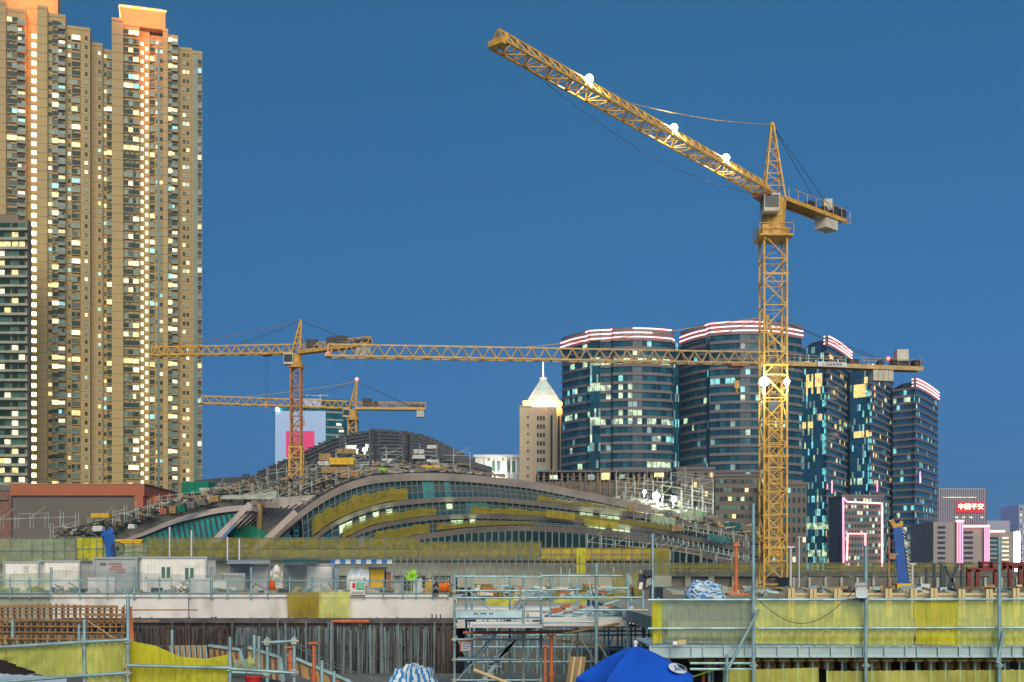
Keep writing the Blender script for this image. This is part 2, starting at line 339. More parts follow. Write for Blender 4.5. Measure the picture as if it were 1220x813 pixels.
secs2 = [(133.5,147,-1.5,-0.5,[]),
         (147,166,0.0,-1.0,[(150.5,1.6,'bay',.15),(156,1.6,'bay',.15),(162,1.9,'bay',.35)]),
         (166,178,4.0,0,[]),
         (178,194,5.0,-2.0,[(181,1.5,'bay',.1),(187,.8,'small',.15),(191.5,1.4,'small',.1)]),
         (194,200,1.0,-1.0,[]),
         (200,212,2.0,-2.5,[(203,1.3,'bay',.25),(208,2.2,'balcony',.4)]),
         (212,229,5.0,-5.0,[(219.5,.9,'small',.2),(224,.9,'small',.3)]),
         (229,241,3.2,-6.5,[(238,1.2,'bay',.1)])]
r2, L2 = res_tower('beige apartment tower right of its twin, orange crown, two staggered columns of stair lights', 133.5, secs2, [(174.5,3.9,0,.78),(169,3.9,1.5,.78)], (143,197,2.2,202,208.6), zt)
dk = MB(); x = L2(234); dk.box(x-.9, x+.9, 2.9, 3.3, 3, zt-8); x = L2(187); dk.box(x-.0, x+.9, 4.7, 5.05, 3, zt-6); x = L2(191); dk.build('dark_strip', M['balcony_green'], r2)  # dark green strips set flat on the facade
for (rt, LL, pts) in ((r1, L1, [(20,2.5),(38,.5),(55,2.5)]), (r2, L2, [(151,-2.0),(170,-2.5),(190,-2.0)])):
    for (px, yy) in pts:
        lamp('POINT', (LL(px), yy-1.0, 204.5 + (3 if rt is r1 else 0)), 1300, (1.0,0.20,0.0), rt, 1.0)
for k, (zz, e) in enumerate(((196,900),(184,600),(169,360),(150,180))):
    lamp('POINT', (L2(172), -.6, zz), e, (1.0,0.20,0.0), r2, 1.0)
    lamp('POINT', (L1(38), .2, zz), e, (1.0,0.20,0.0), r1, 1.0)

# the lower apartment block in front, cut by the left edge
b = thing('apartment_block', 'lower grey apartment block with ribbon balconies at the left frame edge', 'apartment block', (X(5,362),362,0))
w = MB(); yb = 362; w.box(X(-60,yb), X(33,yb), yb, yb+3, 0, Z(262,yb)); w.box(X(-60,yb), X(20,yb), yb+1, yb+3, Z(262,yb), Z(254,yb)); w.build('wall', M['beige_dark'], b)
sl = MB(); wn = []
for i in range(31):
    z = Z(262,yb) - 3 - i*2.9
    sl.box(X(-60,yb), X(33,yb)+.3, yb-1.1, yb, z-.5, z); sl.box(X(-60,yb), X(33,yb)+.3, yb-1.1, yb-1.0, z+.0, z+.28)
    for px in (-24,-12,2,9,18,26):
        k = rnd.choices([0,1,3,4],[8,5,2,2])[0]
        if i in (2,) and px > 0: k = 3
        m = MB(); x = X(px, yb); m.box(x-.9, x+.9, yb-.06, yb, z+.5, z+2.0, k); wn.append(m)
sl.build('balcony_slabs', M['concrete'], b)
ordw = sorted(range(len(wn)), key=lambda i: 0 if (i % 6) > 1 else 1)
rest = MB()
for j, i in enumerate(ordw):
    if j < 100: wn[i].build('window', [M[k] for k in WM], b)
    else:
        o = len(rest.v); rest.v += wn[i].v; rest.f += [tuple(q+o for q in f) for f in wn[i].f]; rest.m += wn[i].m
tag(rest.build('windows', [M[k] for k in WM], b), kind='stuff')

# orange and grey podium building
Yp = 330
b = thing('podium_building', 'low windowless podium building with terracotta band over grey wall below the towers', 'building', P(110,640,Yp))
m = MB(); m.box(X(15,Yp), X(161,Yp), Yp, Yp+30, 0, Z(591,Yp)); m.build('lower_wall', M['podium_grey'], b)
m = MB(); m.box(X(15,Yp)-.3, X(161,Yp)+2.8, Yp-.8, Yp+30.3, Z(590.8,Yp), Z(577.5,Yp)); m.box(X(161,Yp), X(161,Yp)+2.5, Yp-.79, Yp+30, 0, Z(590.9,Yp)); m.box(X(168,Yp),X(183,Yp), Yp+6, Yp+30, 0, Z(589,Yp)); m.build('upper_wall', M['terracotta'], b)
m = MB(); m.box(X(14,Yp)-.4, X(162,Yp)+3, Yp-.95, Yp+30.4, Z(577.4,Yp), Z(576.6,Yp)); m.build('coping', M['beige'], b)
b = thing('podium_annex', 'brownish red low wall block left of the grey podium', 'building', P(6,640,335))
m = MB(); m.box(X(-60,335), X(14,335), 335, 350, 0, Z(585,335)); m.box(X(-60,335), X(14.2,335), 334.7, 350.2, Z(584.9,335), Z(578,335), 1); m.box(X(-60,335), X(10,335), 334.4, 335, Z(596,335), Z(595,335), 1); m.build('wall', [M['annex_brown'], M['concrete_dark']], b)

# ------------------------------------------------------------------ curved office towers
def office(label, pts, top_py, Yt, fpx, nf, styles, lit, base_p, amber_p=0.0, neon=(), glassm='office_glass', depth=45, strips=(), vglint=(), core=None, cell=1.7):
    """pts: [(px, Y)] along the front; styles: per segment 'b' banded or 'g' dark glass grid"""
    W2 = [(X(p, y), y) for p, y in pts]; zt = Z(top_py, Yt); fh = fpx*Yt/F
    cx = sum(p[0] for p in W2)/len(W2)
    root = thing('office_tower', label, 'office tower', (cx, W2[0][1], 0), 'curved office towers')
    back = [(W2[-1][0]+1, W2[-1][1]+depth), (W2[0][0]+2, W2[0][1]+depth)]
    body = MB(); body.prism(W2 + back, 0, zt - .3); body.prism([(cx + (x-cx)*.6, y+6) for x, y in W2 + back], zt-.3, zt+4.0); body.build('wall', M['office_mullion'], root)
    bands = MB(); mats = [M[k] for k in (glassm,'office_glass_b','lit_office','lit_dim','lit_amber','office_mullion','lit_cyan')]  # dim and cyan glows serve lit rooms and imitated reflections
    def nrm(a, b):
        d = Vector((b[0]-a[0], b[1]-a[1])); d.normalize(); return Vector((d.y, -d.x))
    rr = random.Random(sum(ord(c) for c in label))
    for i in range(nf):
        z1 = zt - i*fh; zs = z1 - fh*.33; z0 = z1 - fh
        mb = MB(); bands = MB()
        for k in range(len(W2)-1):
            a, c = Vector(W2[k]), Vector(W2[k+1]); n = nrm(a, c); st = styles[k] if k < len(styles) else 'b'
            if st != 'b' and bands.f: bands.build('stone_band', M['office_stone'], root); bands = MB()
            if st == 'b':
                o = n*.55; e = (c-a).normalized()*.12
                bands.hexa([(*(a+o-e),zs),(*(c+o+e),zs),(*(c-e),zs),(*(a+e),zs),(*(a+o-e),z1),(*(c+o+e),z1),(*(c-e),z1),(*(a+e),z1)])
            zz1 = zs if st == 'b' else z1 - .12; L = (c-a).length; nc = max(1, int(L/(cell if st == 'b' else cell*.55))); run = 0; rm = 0
            for j in range(nc):
                p = a + (c-a)*((j+.06)/nc); q = a + (c-a)*((j+.94)/nc)
                pm = (p+q)/2; px = 610 + pm.x*F/pm.y; py = HZ - ((z0+z1)/2 - H)*F/pm.y
                mi = 0 if rr.random() < .7 else 1
                if rr.random() < base_p: mi = rr.choice([2,3,3,6])
                if amber_p and st == 'b' and rr.random() < amber_p: mi = 4
                if st == 'g' and rr.random() < .13: mi = rr.choice([3,3,3,6,1])  # random bright cells imitate sparkling reflections in the dark glass
                for (xa, xb, ya, yb, pr, mm) in vglint:  # columns of glowing cells imitate neon reflected in the glass
                    if xa <= px <= xb and ya <= py <= yb and rr.random() < pr: mi = mm
                for (xa, xb, yc, pr, mm) in lit:
                    if xa <= px <= xb and abs(py - yc) <= fpx*.5 and rr.random() < pr: mi = mm
                o = n*(.02 if st == 'b' else .06)
                mb.q([(*(p+o), z0), (*(q+o), z0), (*(q+o), zz1), (*(p+o), zz1)], mi)
        mb.build('window_band', mats, root)
        if bands.f: bands.build('stone_band', M['office_stone'], root)
    for (k0, k1, dz) in neon:            # neon tubes along the parapet
        nb = MB()
        for k in range(k0, k1):
            a, c = Vector(W2[k]), Vector(W2[k+1]); n = nrm(a, c)*.95; nb.bar((*(a+n), zt+dz), (*(c+n), zt+dz), .42, .42)
        nb.build('neon_tube', M['neon_pink'], root)
    if neon:
        pb = MB()
        for k in range(min(n[0] for n in neon), max(n[1] for n in neon)):
            a, c = Vector(W2[k]), Vector(W2[k+1]); n = nrm(a, c)*.6; lo = min(n_[2] for n_ in neon)-1; hi = max(n_[2] for n_ in neon)+.6
            pb.hexa([(*(a+n),zt+.0),(*(c+n),zt+.0),(*c,zt+.0),(*a,zt+.0),(*(a+n),zt+hi),(*(c+n),zt+hi),(*c,zt+hi),(*a,zt+hi)])
        pb.build('parapet', M['office_stone'], root)
    for (px, Y, y0, y1, w, mm) in strips:
        sb = MB(); sb.box(X(px,Y)-w/2, X(px,Y)+w/2, Y-.5, Y-.2, Z(y1,Y), Z(y0,Y)); sb.build('light_strip', M[mm], root)
    return root
def arc(pa, pb, n, bulge):
    (p0, y0), (p1, y1) = pa, pb; r = []
    for i in range(n+1):
        t = i/n; r.append((p0 + (p1-p0)*t, y0 + (y1-y0)*t - bulge*4*t*(1-t)))
    return r
p1 = arc((670,568),(700,552),5,2) + arc((703,549),(728,547),2,.5) + arc((731,545),(799,548),6,3) + [(801,552),(809,556)]
office('leftmost curved office tower beside the cream spire tower, teal glass with pale stone bands', p1, 405, 548, 10.2, 27,
       'bbbbb' 'b' 'gb' 'b' 'bbbbbb' 'b' 'g', [(678,800,432,.75,2),(685,752,463,.75,2),(673,700,475,.5,3),(700,712,463,.8,2),(738,766,472,.6,2),(742,764,483,.35,3),
        (673,728,494,.5,2),(750,766,494,.8,2),(700,728,503,.7,2),(731,800,503,.8,2),(784,812,524,.5,6),(766,784,533,.3,2),(768,800,555,.6,2),(688,694,555,.6,2),(800,812,500,.3,6),(720,730,530,.3,3)],
       .035, neon=((0,16,.3),(0,13,2.3),(5,9,4.2),(11,15,4.2)), cell=1.75)
p2 = arc((812,566),(842,549),4,2) + arc((846,545),(906,541),5,2) + arc((909,541),(955,552),5,2)
office('tallest wide office tower, directly behind the big crane mast, teal glass and stone bands', p2, 398, 546, 10.2, 28,
       'bbbb' 'g' 'bbbbb' 'g' 'bbbbb', [(848,876,457,.9,6),(862,900,560,.6,6),(832,842,540,.7,2),(815,826,504,.4,2),(846,852,520,.5,3),(925,945,508,.3,2),(860,900,552,.3,3),(868,880,598,.8,4)],
       .035, neon=((0,16,.3),(0,16,2.3),(4,12,4.3)), cell=1.75)
p3 = [(954,575),(984,566)] + arc((985,564),(1013,604),6,4)
office('curved blue office tower just right of the big crane mast, amber windows high up', p3, 412, 568, 8.1, 38,
       'g' 'b' 'bbbbbb', [(957,964,438,.8,4),(960,968,447,.9,4),(972,980,447,.9,4),(958,968,457,.9,4),(972,980,457,.9,4),(956,968,467,.4,4),(972,980,467,.8,4),(957,970,508,.9,4),(972,980,498,.8,4),(958,1000,630,.6,2),(958,1000,660,.7,2),(960,1005,672,.5,6)],
       .05, .045, neon=((1,8,.4),(1,8,2.0),(1,8,3.6)), glassm='office_blue', strips=((991,562,573,588,.5,'neon_magenta'),(985.5,562,577,583,.4,'neon_magenta')), vglint=((979,983,460,672,.5,6),(969,971.5,560,672,.35,6),(960,1006,630,672,.14,3)))
p4 = [(1013,592),(1036,584)] + arc((1037,582),(1064,622),6,4)
office('office tower with short neon tubes behind the crane counter jib, second from right', p4, 441, 586, 8.0, 34,
       'g' 'b' 'bbbbbb', [(1017,1032,462,.9,4),(1017,1031,472,.95,4),(1030,1034,454,.9,4),(1017,1030,515,.95,4),(1031,1036,515,.9,4),(1014,1030,572,.8,2),(1014,1050,640,.4,2)],
       .05, .05, neon=((1,5,.4),(1,5,2.0)), glassm='office_blue', strips=((1045,578,573,586,.5,'neon_magenta'),), vglint=((1033,1038,465,580,.5,6),(1014,1060,600,680,.15,3)))
p5 = [(1064,612),(1089,604)] + arc((1090,602),(1117,648),6,5)
office('shortest and rightmost office tower, brownish flat side and curved blue side, three neon lines', p5, 462, 606, 8.6, 28,
       'b' 'b' 'bbbbbb', [(1066,1096,479,.5,2),(1068,1100,632,.7,2),(1066,1085,648,.5,2),(1066,1076,500,.3,6),(1068,1110,605,.2,6)],
       .06, .0, neon=((1,8,.4),(1,8,2.1),(1,8,3.8)), glassm='office_blue', strips=((1096,602,562,576,.5,'neon_magenta'),), vglint=((1107,1114,640,668,.8,2),(1066,1112,590,660,.10,3)))

# ------------------------------------------------------------------ cream tower with a glass pyramid
Yc = 640
c = thing('spire_tower', 'cream stone tower with a floodlit glass pyramid roof and thin spire', 'tower', P(645,690,Yc))
m = MB(); m.box(X(619,Yc), X(663,Yc), Yc, Yc+26, 0, Z(485,Yc)); m.box(X(663,Yc), X(673,Yc), Yc+3, Yc+26, 0, Z(478,Yc)); m.box(X(620,Yc)-.5, X(634,Yc), Yc-.4, Yc+10, Z(485,Yc), Z(483.5,Yc)); m.box(X(623,Yc),X(668,Yc),Yc+4,Yc+24,Z(485,Yc),Z(476,Yc))
for px in (630,652,660): m.box(X(px,Yc), X(px+2,Yc), Yc-.6, Yc, 0, Z(486,Yc))
m.build('wall', M['cream'], c)
for i in range(9):
    for px in (641,644.5,648): mm = MB(); y = 496 + i*10; mm.box(X(px,Yc)-.55, X(px,Yc)+.55, Yc-.12, Yc, Z(y+5,Yc), Z(y,Yc), 0 if i < 6 else 1); mm.build('window', [M['glass_a'], M['lit_dim']], c)
    for px in (630.5,): mm = MB(); y = 496 + i*10; mm.box(X(px-1.5,Yc)-.4, X(px-1.5,Yc)+.4, Yc-.75, Yc-.6, Z(y+2,Yc), Z(y,Yc)); mm.build('window', M['glass_a'], c)
mm = MB()
for px in (657,666,670): mm.box(X(px,Yc)-.6, X(px,Yc)+.6, Yc-.1+(3 if px>663 else 0), Yc+(3 if px>663 else 0), Z(560,Yc), Z(495,Yc))
mm.build('slot_windows', M['glass_a'], c)
m = MB(); za, zb, cxp, cyp = Z(476,Yc), Z(449,Yc), X(648,Yc), Yc+14
hw = X(668,Yc)-X(648,Yc)-.2; base = [(cxp-hw,cyp-hw),(cxp+hw,cyp-hw),(cxp+hw,cyp+hw),(cxp-hw,cyp+hw)]; tp = [(cxp-1.6,cyp-1.6),(cxp+1.6,cyp-1.6),(cxp+1.6,cyp+1.6),(cxp-1.6,cyp+1.6)]
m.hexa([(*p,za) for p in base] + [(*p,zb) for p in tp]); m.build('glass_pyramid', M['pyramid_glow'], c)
m = MB()
for i in range(4):
    j = (i+1) % 4; m.bar((*base[i],za), (*tp[i],zb), .35)
    for t in (.25,.5,.75):
        a = Vector((*base[i],za)).lerp(Vector((*tp[i],zb)), t); b2 = Vector((*base[j],za)).lerp(Vector((*tp[j],zb)), t); m.bar(a, b2, .2)
        a = Vector((*base[i],za)).lerp(Vector((*base[j],za)), t); b2 = Vector((*tp[i],zb)).lerp(Vector((*tp[j],zb)), t); m.bar(a, b2, .2)
m.build('pyramid_frame', M['white_stone'], c)
m = MB(); m.box(cxp-1.9,cxp+1.9,cyp-1.9,cyp+1.9,zb,zb+1.8); m.build('cap', M['white_stone'], c)
m = MB(); m.tube((cxp,cyp,zb+1.8), (cxp,cyp,zb+10.5), .28, 6, r2=.12); m.build('spire', M['pyramid_hot'], c)
m = MB()
for k in range(5): m.ball((cxp-6+k*3, Yc+1.5, Z(483,Yc)+.6), .9)
m.build('floodlights', M['pyramid_hot'], c)
for k in (-7,0,7): lamp('POINT', (cxp+k, Yc+.5, Z(481,Yc)), 6000, (1.0,0.45,0.08), c, 1.0)
lamp('POINT', (cxp, Yc+1.0, Z(474,Yc)), 1500, (1.0,0.95,0.8), c, 1.0)

# bright colonnaded building
Yw = 690
c = thing('colonnade_building', 'bright white colonnaded building low between the station roof and the cream tower', 'building', P(590,690,Yw))
m = MB(); m.box(X(566,Yw), X(620,Yw), Yw+3, Yw+20, 0, Z(545,Yw)); m.box(X(564,Yw), X(622,Yw), Yw-1, Yw+21, Z(545,Yw), Z(542,Yw)); m.box(X(566,Yw), X(576,Yw), Yw, Yw+3, 0, Z(545,Yw)); m.build('wall', M['white_stone'], c)
for i in range(7): m = MB(); x = X(579 + i*6, Yw); m.box(x-.5, x+.5, Yw, Yw+1, Z(575,Yw), Z(545,Yw)); m.build('column', M['white_stone'], c)
for i in range(6):
    m = MB(); x = X(582 + i*6, Yw); m.box(x-1.0, x+1.0, Yw+2.8, Yw+3, Z(562,Yw), Z(549,Yw)); m.build('window', M['glass_b' if i % 3 else 'lit_warm'], c)
lamp('AREA', (X(592,Yw), Yw-6, Z(566,Yw)), 2500, (1,0.95,0.85), c, 6, aim=(X(592,Yw), Yw+2, Z(548,Yw)))

# screen building far left centre
Yb = 720
c = thing('screen_building', 'tower with pale blue giant screen and red square behind the left crane', 'building', P(360,690,Yb))
m = MB(); m.box(X(327,Yb), X(389,Yb), Yb, Yb+30, 0, Z(486,Yb)); m.box(X(360,Yb), X(383,Yb), Yb+4, Yb+25, Z(486,Yb), Z(473,Yb)); m.prism([(X(389,Yb),Yb),(X(408,Yb),Yb+4),(X(421,Yb),Yb+22),(X(421,Yb)-1,Yb+35),(X(389,Yb),Yb+35)], 0, Z(487,Yb)); m.prism([(X(384,Yb),Yb+4),(X(412,Yb),Yb+8),(X(412,Yb),Yb+30),(X(384,Yb),Yb+30)], Z(487,Yb), Z(474,Yb)); m.build('wall', M['office_glass_b'], c)
m = MB(); m.box(X(328,Yb), X(388,Yb), Yb-.8, Yb, Z(600,Yb), Z(490,Yb)); m.box(X(360,Yb), X(382,Yb), Yb+3.4, Yb+4, Z(486,Yb), Z(474,Yb)); m.build('screen', M['billboard'], c)
m = MB(); m.box(X(341,Yb), X(375,Yb), Yb-1.1, Yb-.8, Z(545,Yb), Z(514,Yb)); m.build('screen_square', M['billboard_red'], c)
m = MB()
for k in range(9): a = 490 + k*9; m.hexa([(X(389,Yb),Yb-.3,Z(a+2,Yb)),(X(408,Yb),Yb+3.7,Z(a+2,Yb)),(X(408,Yb),Yb+4,Z(a+2,Yb)),(X(389,Yb),Yb,Z(a+2,Yb)),(X(389,Yb),Yb-.3,Z(a,Yb)),(X(408,Yb),Yb+3.7,Z(a,Yb)),(X(408,Yb),Yb+4,Z(a,Yb)),(X(389,Yb),Yb,Z(a,Yb))])
m.build('stone_bands', M['concrete'], c)
for (px, py) in ((403,505),(406,513),(399,521)): m = MB(); m.box(X(px-3,Yb), X(px+3,Yb), Yb+2.2, Yb+2.7, Z(py+1.5,Yb), Z(py-1,Yb)); m.build('lit_window', M['lit_warm'], c)
m = MB(); m.bar((X(362,Yb),Yb+5,Z(470,Yb)), (X(390,Yb),Yb+5,Z(470,Yb)), .8, .4); m.tube((X(380,Yb),Yb+5,Z(474,Yb)), (X(380,Yb),Yb+5,Z(468,Yb)), .4); m.build('roof_gantry', M['white_stone'], c)
m = MB(); m.ball((X(331,Yb), Yb-2, Z(488.5,Yb)), 1.0); m.bar((X(331,Yb),Yb-2,Z(488.5,Yb)),(X(331,Yb),Yb,Z(488.5,Yb)),.3); m.build('roof_light', M['white_light'], c)

# ------------------------------------------------------------------ mid buildings in front of the office towers
def grid_building(name, label, cat, px0, px1, py0, Y, cols, rows, mats_w, wallm, depth=20, wfrac=.6, hfrac=.5, ybot=672, py_first=None, group=None, litp=.2, stuffy=False):
    r = thing(name, label, cat, ((X(px0,Y)+X(px1,Y))/2, Y, 0), group)
    m = MB(); m.box(X(px0,Y), X(px1,Y), Y, Y+depth, 0, Z(py0,Y)); m.box(X(px0,Y)-.3, X(px1,Y)+.3, Y-.3, Y+depth+.3, Z(py0,Y), Z(py0,Y)+.8); m.build('wall', M[wallm], r)
    dx = (X(px1,Y)-X(px0,Y))/cols; dz = (Z(py0,Y)-Z(ybot,Y))/rows; rest = MB(); n = 0; mm = [M[k] for k in mats_w]
    for i in range(rows):
        for j in range(cols):
            xc = X(px0,Y) + dx*(j+.5); zc = Z(py0,Y) - dz*(i+.55)
            k = (0 if rnd.random() < .6 else 1) if rnd.random() > litp else rnd.randrange(2, len(mats_w))
            b = MB() if n < 100 else rest; n += 1
            b.box(xc-dx*wfrac/2, xc+dx*wfrac/2, Y-.12, Y, zc-dz*hfrac/2, zc+dz*hfrac/2, k)
            if b is not rest: b.build('window', mm, r)
    if rest.f: tag(rest.build('windows', mm, r), kind='stuff')
    return r
WN = ['glass_a','office_glass_b','lit_office','lit_warm','lit_cyan']
r = grid_building('neon_building', 'pinkish office block outlined in pink neon with a smaller neon frame inside', 'building', 1003, 1053, 592, 430, 14, 11, WN, 'office_stone', 18, .55, .5, 676, litp=.2)
def neonpath(r, pts, Y, mm, w=.45):
    for a, b in zip(pts, pts[1:]): m = MB(); m.bar(P(*a, Y), P(*b, Y), w); m.build('neon_tube', M[mm], r)
neonpath(r, [(1005,672),(1004.5,593),(1009,598)], 429, 'neon_magenta'); neonpath(r, [(1009,598),(1051,600),(1051,676)], 429.2, 'neon_pink'); neonpath(r, [(1009,668),(1010,636),(1031,636),(1031,664)], 429.4, 'neon_pink', .4)
grid_building('low_office', 'grey office block with green yellow windows left of the big crane mast', 'building', 852, 912, 568, 330, 12, 10, ['glass_a','glass_b','lit_yellow','lit_green','office_mullion','office_mullion'], 'podium_grey', 24, .8, .45, 672, litp=.3)
grid_building('low_office', 'narrower grey office block with a few lit windows just right of the big crane mast', 'building', 913, 961, 578, 322, 8, 8, ['glass_a','office_glass_b','lit_warm','lit_cyan','office_mullion','office_mullion'], 'podium_grey', 24, .5, .5, 672, litp=.25)
grid_building('unfinished_block', 'raw brown concrete building wrapped in scaffolding right of the bright floodlights', 'building', 806, 851, 560, 310, 7, 8, ['site_dark','concrete_dark','lit_amber','lit_dim','site_dark'], 'podium_grey', 22, .5, .5, 650, litp=.14)
r = thing('unfinished_wing', 'long brown unfinished floor with amber lights behind the station roof', 'building', P(720,640,335))
m = MB(); Yq = 335
m.box(X(636,Yq), X(808,Yq), Yq, Yq+20, 0, Z(574,Yq)); m.box(X(640,Yq), X(806,Yq), Yq-1, Yq+21, Z(563,Yq), Z(561,Yq)); m.box(X(640,Yq), X(806,Yq), Yq+8, Yq+18, Z(574,Yq), Z(563,Yq), 1)
for i in range(24): x = X(641+i*7.1,Yq); m.box(x-.3, x+.3, Yq-.5, Yq, Z(640,Yq), Z(562,Yq))
m.build('wall', [M['podium_grey'], M['site_dark']], r)
for (a, b_, y0, y1, k) in ((716,726,564,572,'lit_amber'),(779,790,564,569,'lit_yellow'),(655,664,567,572,'lit_green'),(738,744,566,571,'lit_dim'),(700,708,566,572,'lit_dim'),(806,808,600,604,'lit_amber')):
    m = MB(); m.box(X(a,Yq), X(b_,Yq), Yq-1.3, Yq-1.05, Z(y1,Yq), Z(y0,Yq)); m.build('lit_bay', M[k], r)

# right edge: red sign block, car park with neon, lit pylon
Yr = 760
r = thing('sign_building', 'hazy lilac glass block carrying a red rooftop sign', 'building', P(1146,690,Yr))
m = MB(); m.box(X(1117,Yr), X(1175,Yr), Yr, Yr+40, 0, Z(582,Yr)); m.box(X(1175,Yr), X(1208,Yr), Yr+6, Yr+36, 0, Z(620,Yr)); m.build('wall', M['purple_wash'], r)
m = MB()
for i in range(22): x = X(1118+i*2.7,Yr); m.box(x-.25, x+.25, Yr-.5, Yr, Z(640,Yr), Z(583,Yr))
m.build('fins', M['office_stone'], r)
m = MB()
for i in range(20): x = X(1124+i*2.0,Yr); m.box(x-.3, x+.3, Yr-.8, Yr-.5, Z(593.4,Yr), Z(592.4,Yr))
m.build('light_row', M['lit_warm'], r)
m = MB(); m.box(X(1139,Yr), X(1172,Yr), Yr-1.2, Yr-.6, Z(611,Yr), Z(598,Yr)); sb = m.build('sign_board', M['red_sign'], r)
text('sign_lettering', '中國平安', (X(1155.5,Yr), Yr-1.6, Z(604.3,Yr)), 4.2, M['sign_char'], sb, thick=.08)
for k, px in enumerate((1138,1146,1155,1168)): m = MB(); m.box(X(px,Yr), X(px+3,Yr), Yr-.9, Yr-.5, Z(617.4,Yr), Z(616,Yr)); m.build('lit_window', M['lit_warm'], r)
Yk = 520
r = thing('car_park_building', 'beige stepped car park building with dark slots and pink neon edges at the right', 'building', P(1160,690,Yk))
m = MB(); m.box(X(1112,Yk), X(1138,Yk), Yk, Yk+30, 0, Z(622,Yk)); m.box(X(1138,Yk), X(1146,Yk), Yk-1.5, Yk+28, 0, Z(622,Yk)); m.box(X(1146,Yk), X(1171,Yk), Yk, Yk+28, 0, Z(629,Yk)); m.box(X(1171,Yk), X(1177,Yk), Yk-1.5, Yk+26, 0, Z(628,Yk)); m.box(X(1177,Yk), X(1209,Yk), Yk+2, Yk+25, 0, Z(634,Yk)); m.build('wall', M['carpark_stone'], r)
for i in range(9):
    for (a, b_, y) in ((1117,1126,627),(1146.5,1159,633)):
        yy = y + i*6.1; m = MB(); m.box(X(a,Yk), X(b_,Yk), Yk-.15, Yk, Z(yy+3,Yk), Z(yy,Yk)); m.build('slot', M['ink'], r)
for i in range(8):
    yy = 640 + i*5.2; m = MB(); m.box(X(1178,Yk), X(1195,Yk), Yk+1.85, Yk+2, Z(yy+2.6,Yk), Z(yy,Yk)); m.build('slot', M['office_glass_b'], r)
    m = MB(); m.box(X(1196,Yk), X(1204,Yk), Yk+1.85, Yk+2, Z(yy+1.8,Yk), Z(yy,Yk)); m.build('lit_window', M['lit_warm'], r)
for (a, y0) in ((1139,623),(1142,623),(1145,624),(1171.5,630),(1174,630),(1176.5,630)):
    m = MB(); m.box(X(a,Yk)-.10, X(a,Yk)+.10, Yk-2.0, Yk-1.5, Z(680,Yk), Z(y0,Yk)); m.build('neon_tube', M['neon_magenta'], r)
for (a, b_, y0, w) in ((1137.5,1146.5,622.5,.9),(1146,1177,628.5,.9),(1177,1195,634.5,.8)):
    m = MB(); m.box(X(a,Yk), X(b_,Yk), Yk-2.0, Yk-1.4, Z(y0,Yk), Z(y0,Yk)+w); m.build('neon_tube', M['neon_pink'], r)
r = thing('lit_pylon', 'white lit vertical sign pylon at the right edge of the skyline', 'pylon', P(1213,690,560))
m = MB(); m.box(X(1211,560), X(1215,560), 560, 562, 0, Z(634,560)); m.build('pylon_face', M['white_light'], r); m = MB(); m.box(X(1209.5,560), X(1216.5,560), 559.5, 562.5, Z(634,560), Z(632,560)); m.box(X(1210,560), X(1216,560), 562, 563, 0, Z(634,560)); m.build('pylon_frame', M['white_stone'], r)
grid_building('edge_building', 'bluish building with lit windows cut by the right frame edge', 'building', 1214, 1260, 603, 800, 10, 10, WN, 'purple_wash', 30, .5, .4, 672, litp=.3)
# ------------------------------------------------------------------ tower cranes
def lattice(mb, A, B, w, h, seg, r, tri=True, flip=False, top_w=None):
    """truss from A to B: chords plus lacing; tri = two bottom chords and one top chord"""
    A = Vector(A); B = Vector(B); d = (B-A).normalized()
    if abs(d.z) > .95: side = Vector((1,0,0)); up = Vector((0,1,0))
    else: side = d.cross(Vector((0,0,1))).normalized(); up = side.cross(d).normalized()
    if tri: cs = [side*(-w/2), side*(w/2), up*h]
    else: cs = [side*(-w/2)-up*(h/2), side*(w/2)-up*(h/2), side*(w/2)+up*(h/2), side*(-w/2)+up*(h/2)]
    n = max(1, int((B-A).length/seg)); m = len(cs)
    for c in cs: mb.bar(A+c, B+c, r*2)
    for i in range(n):
        p = A + (B-A)*(i/n); q = A + (B-A)*((i+1)/n); h2 = (p+q)/2
        for k in range(m):
            l = (k+1) % m
            if tri and k != 0:
                top, bot = (cs[2], cs[k]) if k == 1 else (cs[2], cs[0])
                mb.bar(p+bot, h2+top, r*1.15); mb.bar(h2+top, q+bot, r*1.15)
            else:
                a, b = (cs[k], cs[l]) if (i % 2) == 0 else (cs[l], cs[k])
                mb.bar(p+a, q+b, r*1.15); mb.bar(p+cs[k], p+cs[l], r*1.1)
    for k in range(m): mb.bar(B+cs[k], B+cs[(k+1) % m], r*1.6)
    return side, up

def flood(name, label, loc, aim, size, energy, parent=None, group=None, spot=None):
    root = parent
    loc = Vector(loc); d = (Vector(aim) - loc).normalized()
    s = d.cross(Vector((0,0,1))).normalized(); u = s.cross(d)
    def bx(f0, f1, ws, wu, mb):
        mb.hexa([loc + d*f + s*a*ws*sc + u*b*wu*sc for f, sc in ((f0,.7),(f1,1.0)) for a, b in ((-1,-1),(1,-1),(1,1),(-1,1))])
    m = MB(); m.tube(loc - d*size*.55, loc, size*.3, 16, r2=size*.58); m.bar(loc - d*size*.5 - u*size*.6, loc - d*size*.3 + u*size*.1, size*.12); o = m.build('floodlight', M['crane_dark'], root)
    m = MB(); m.ball(loc + d*size*.02, size*.46, n=16, sz=1.0); m.build('lens', M['flood_face'], o)
    lamp('POINT', loc + d*(size*.8+.15), energy, (0.95,1.0,0.9), o, size*.4)
    return o

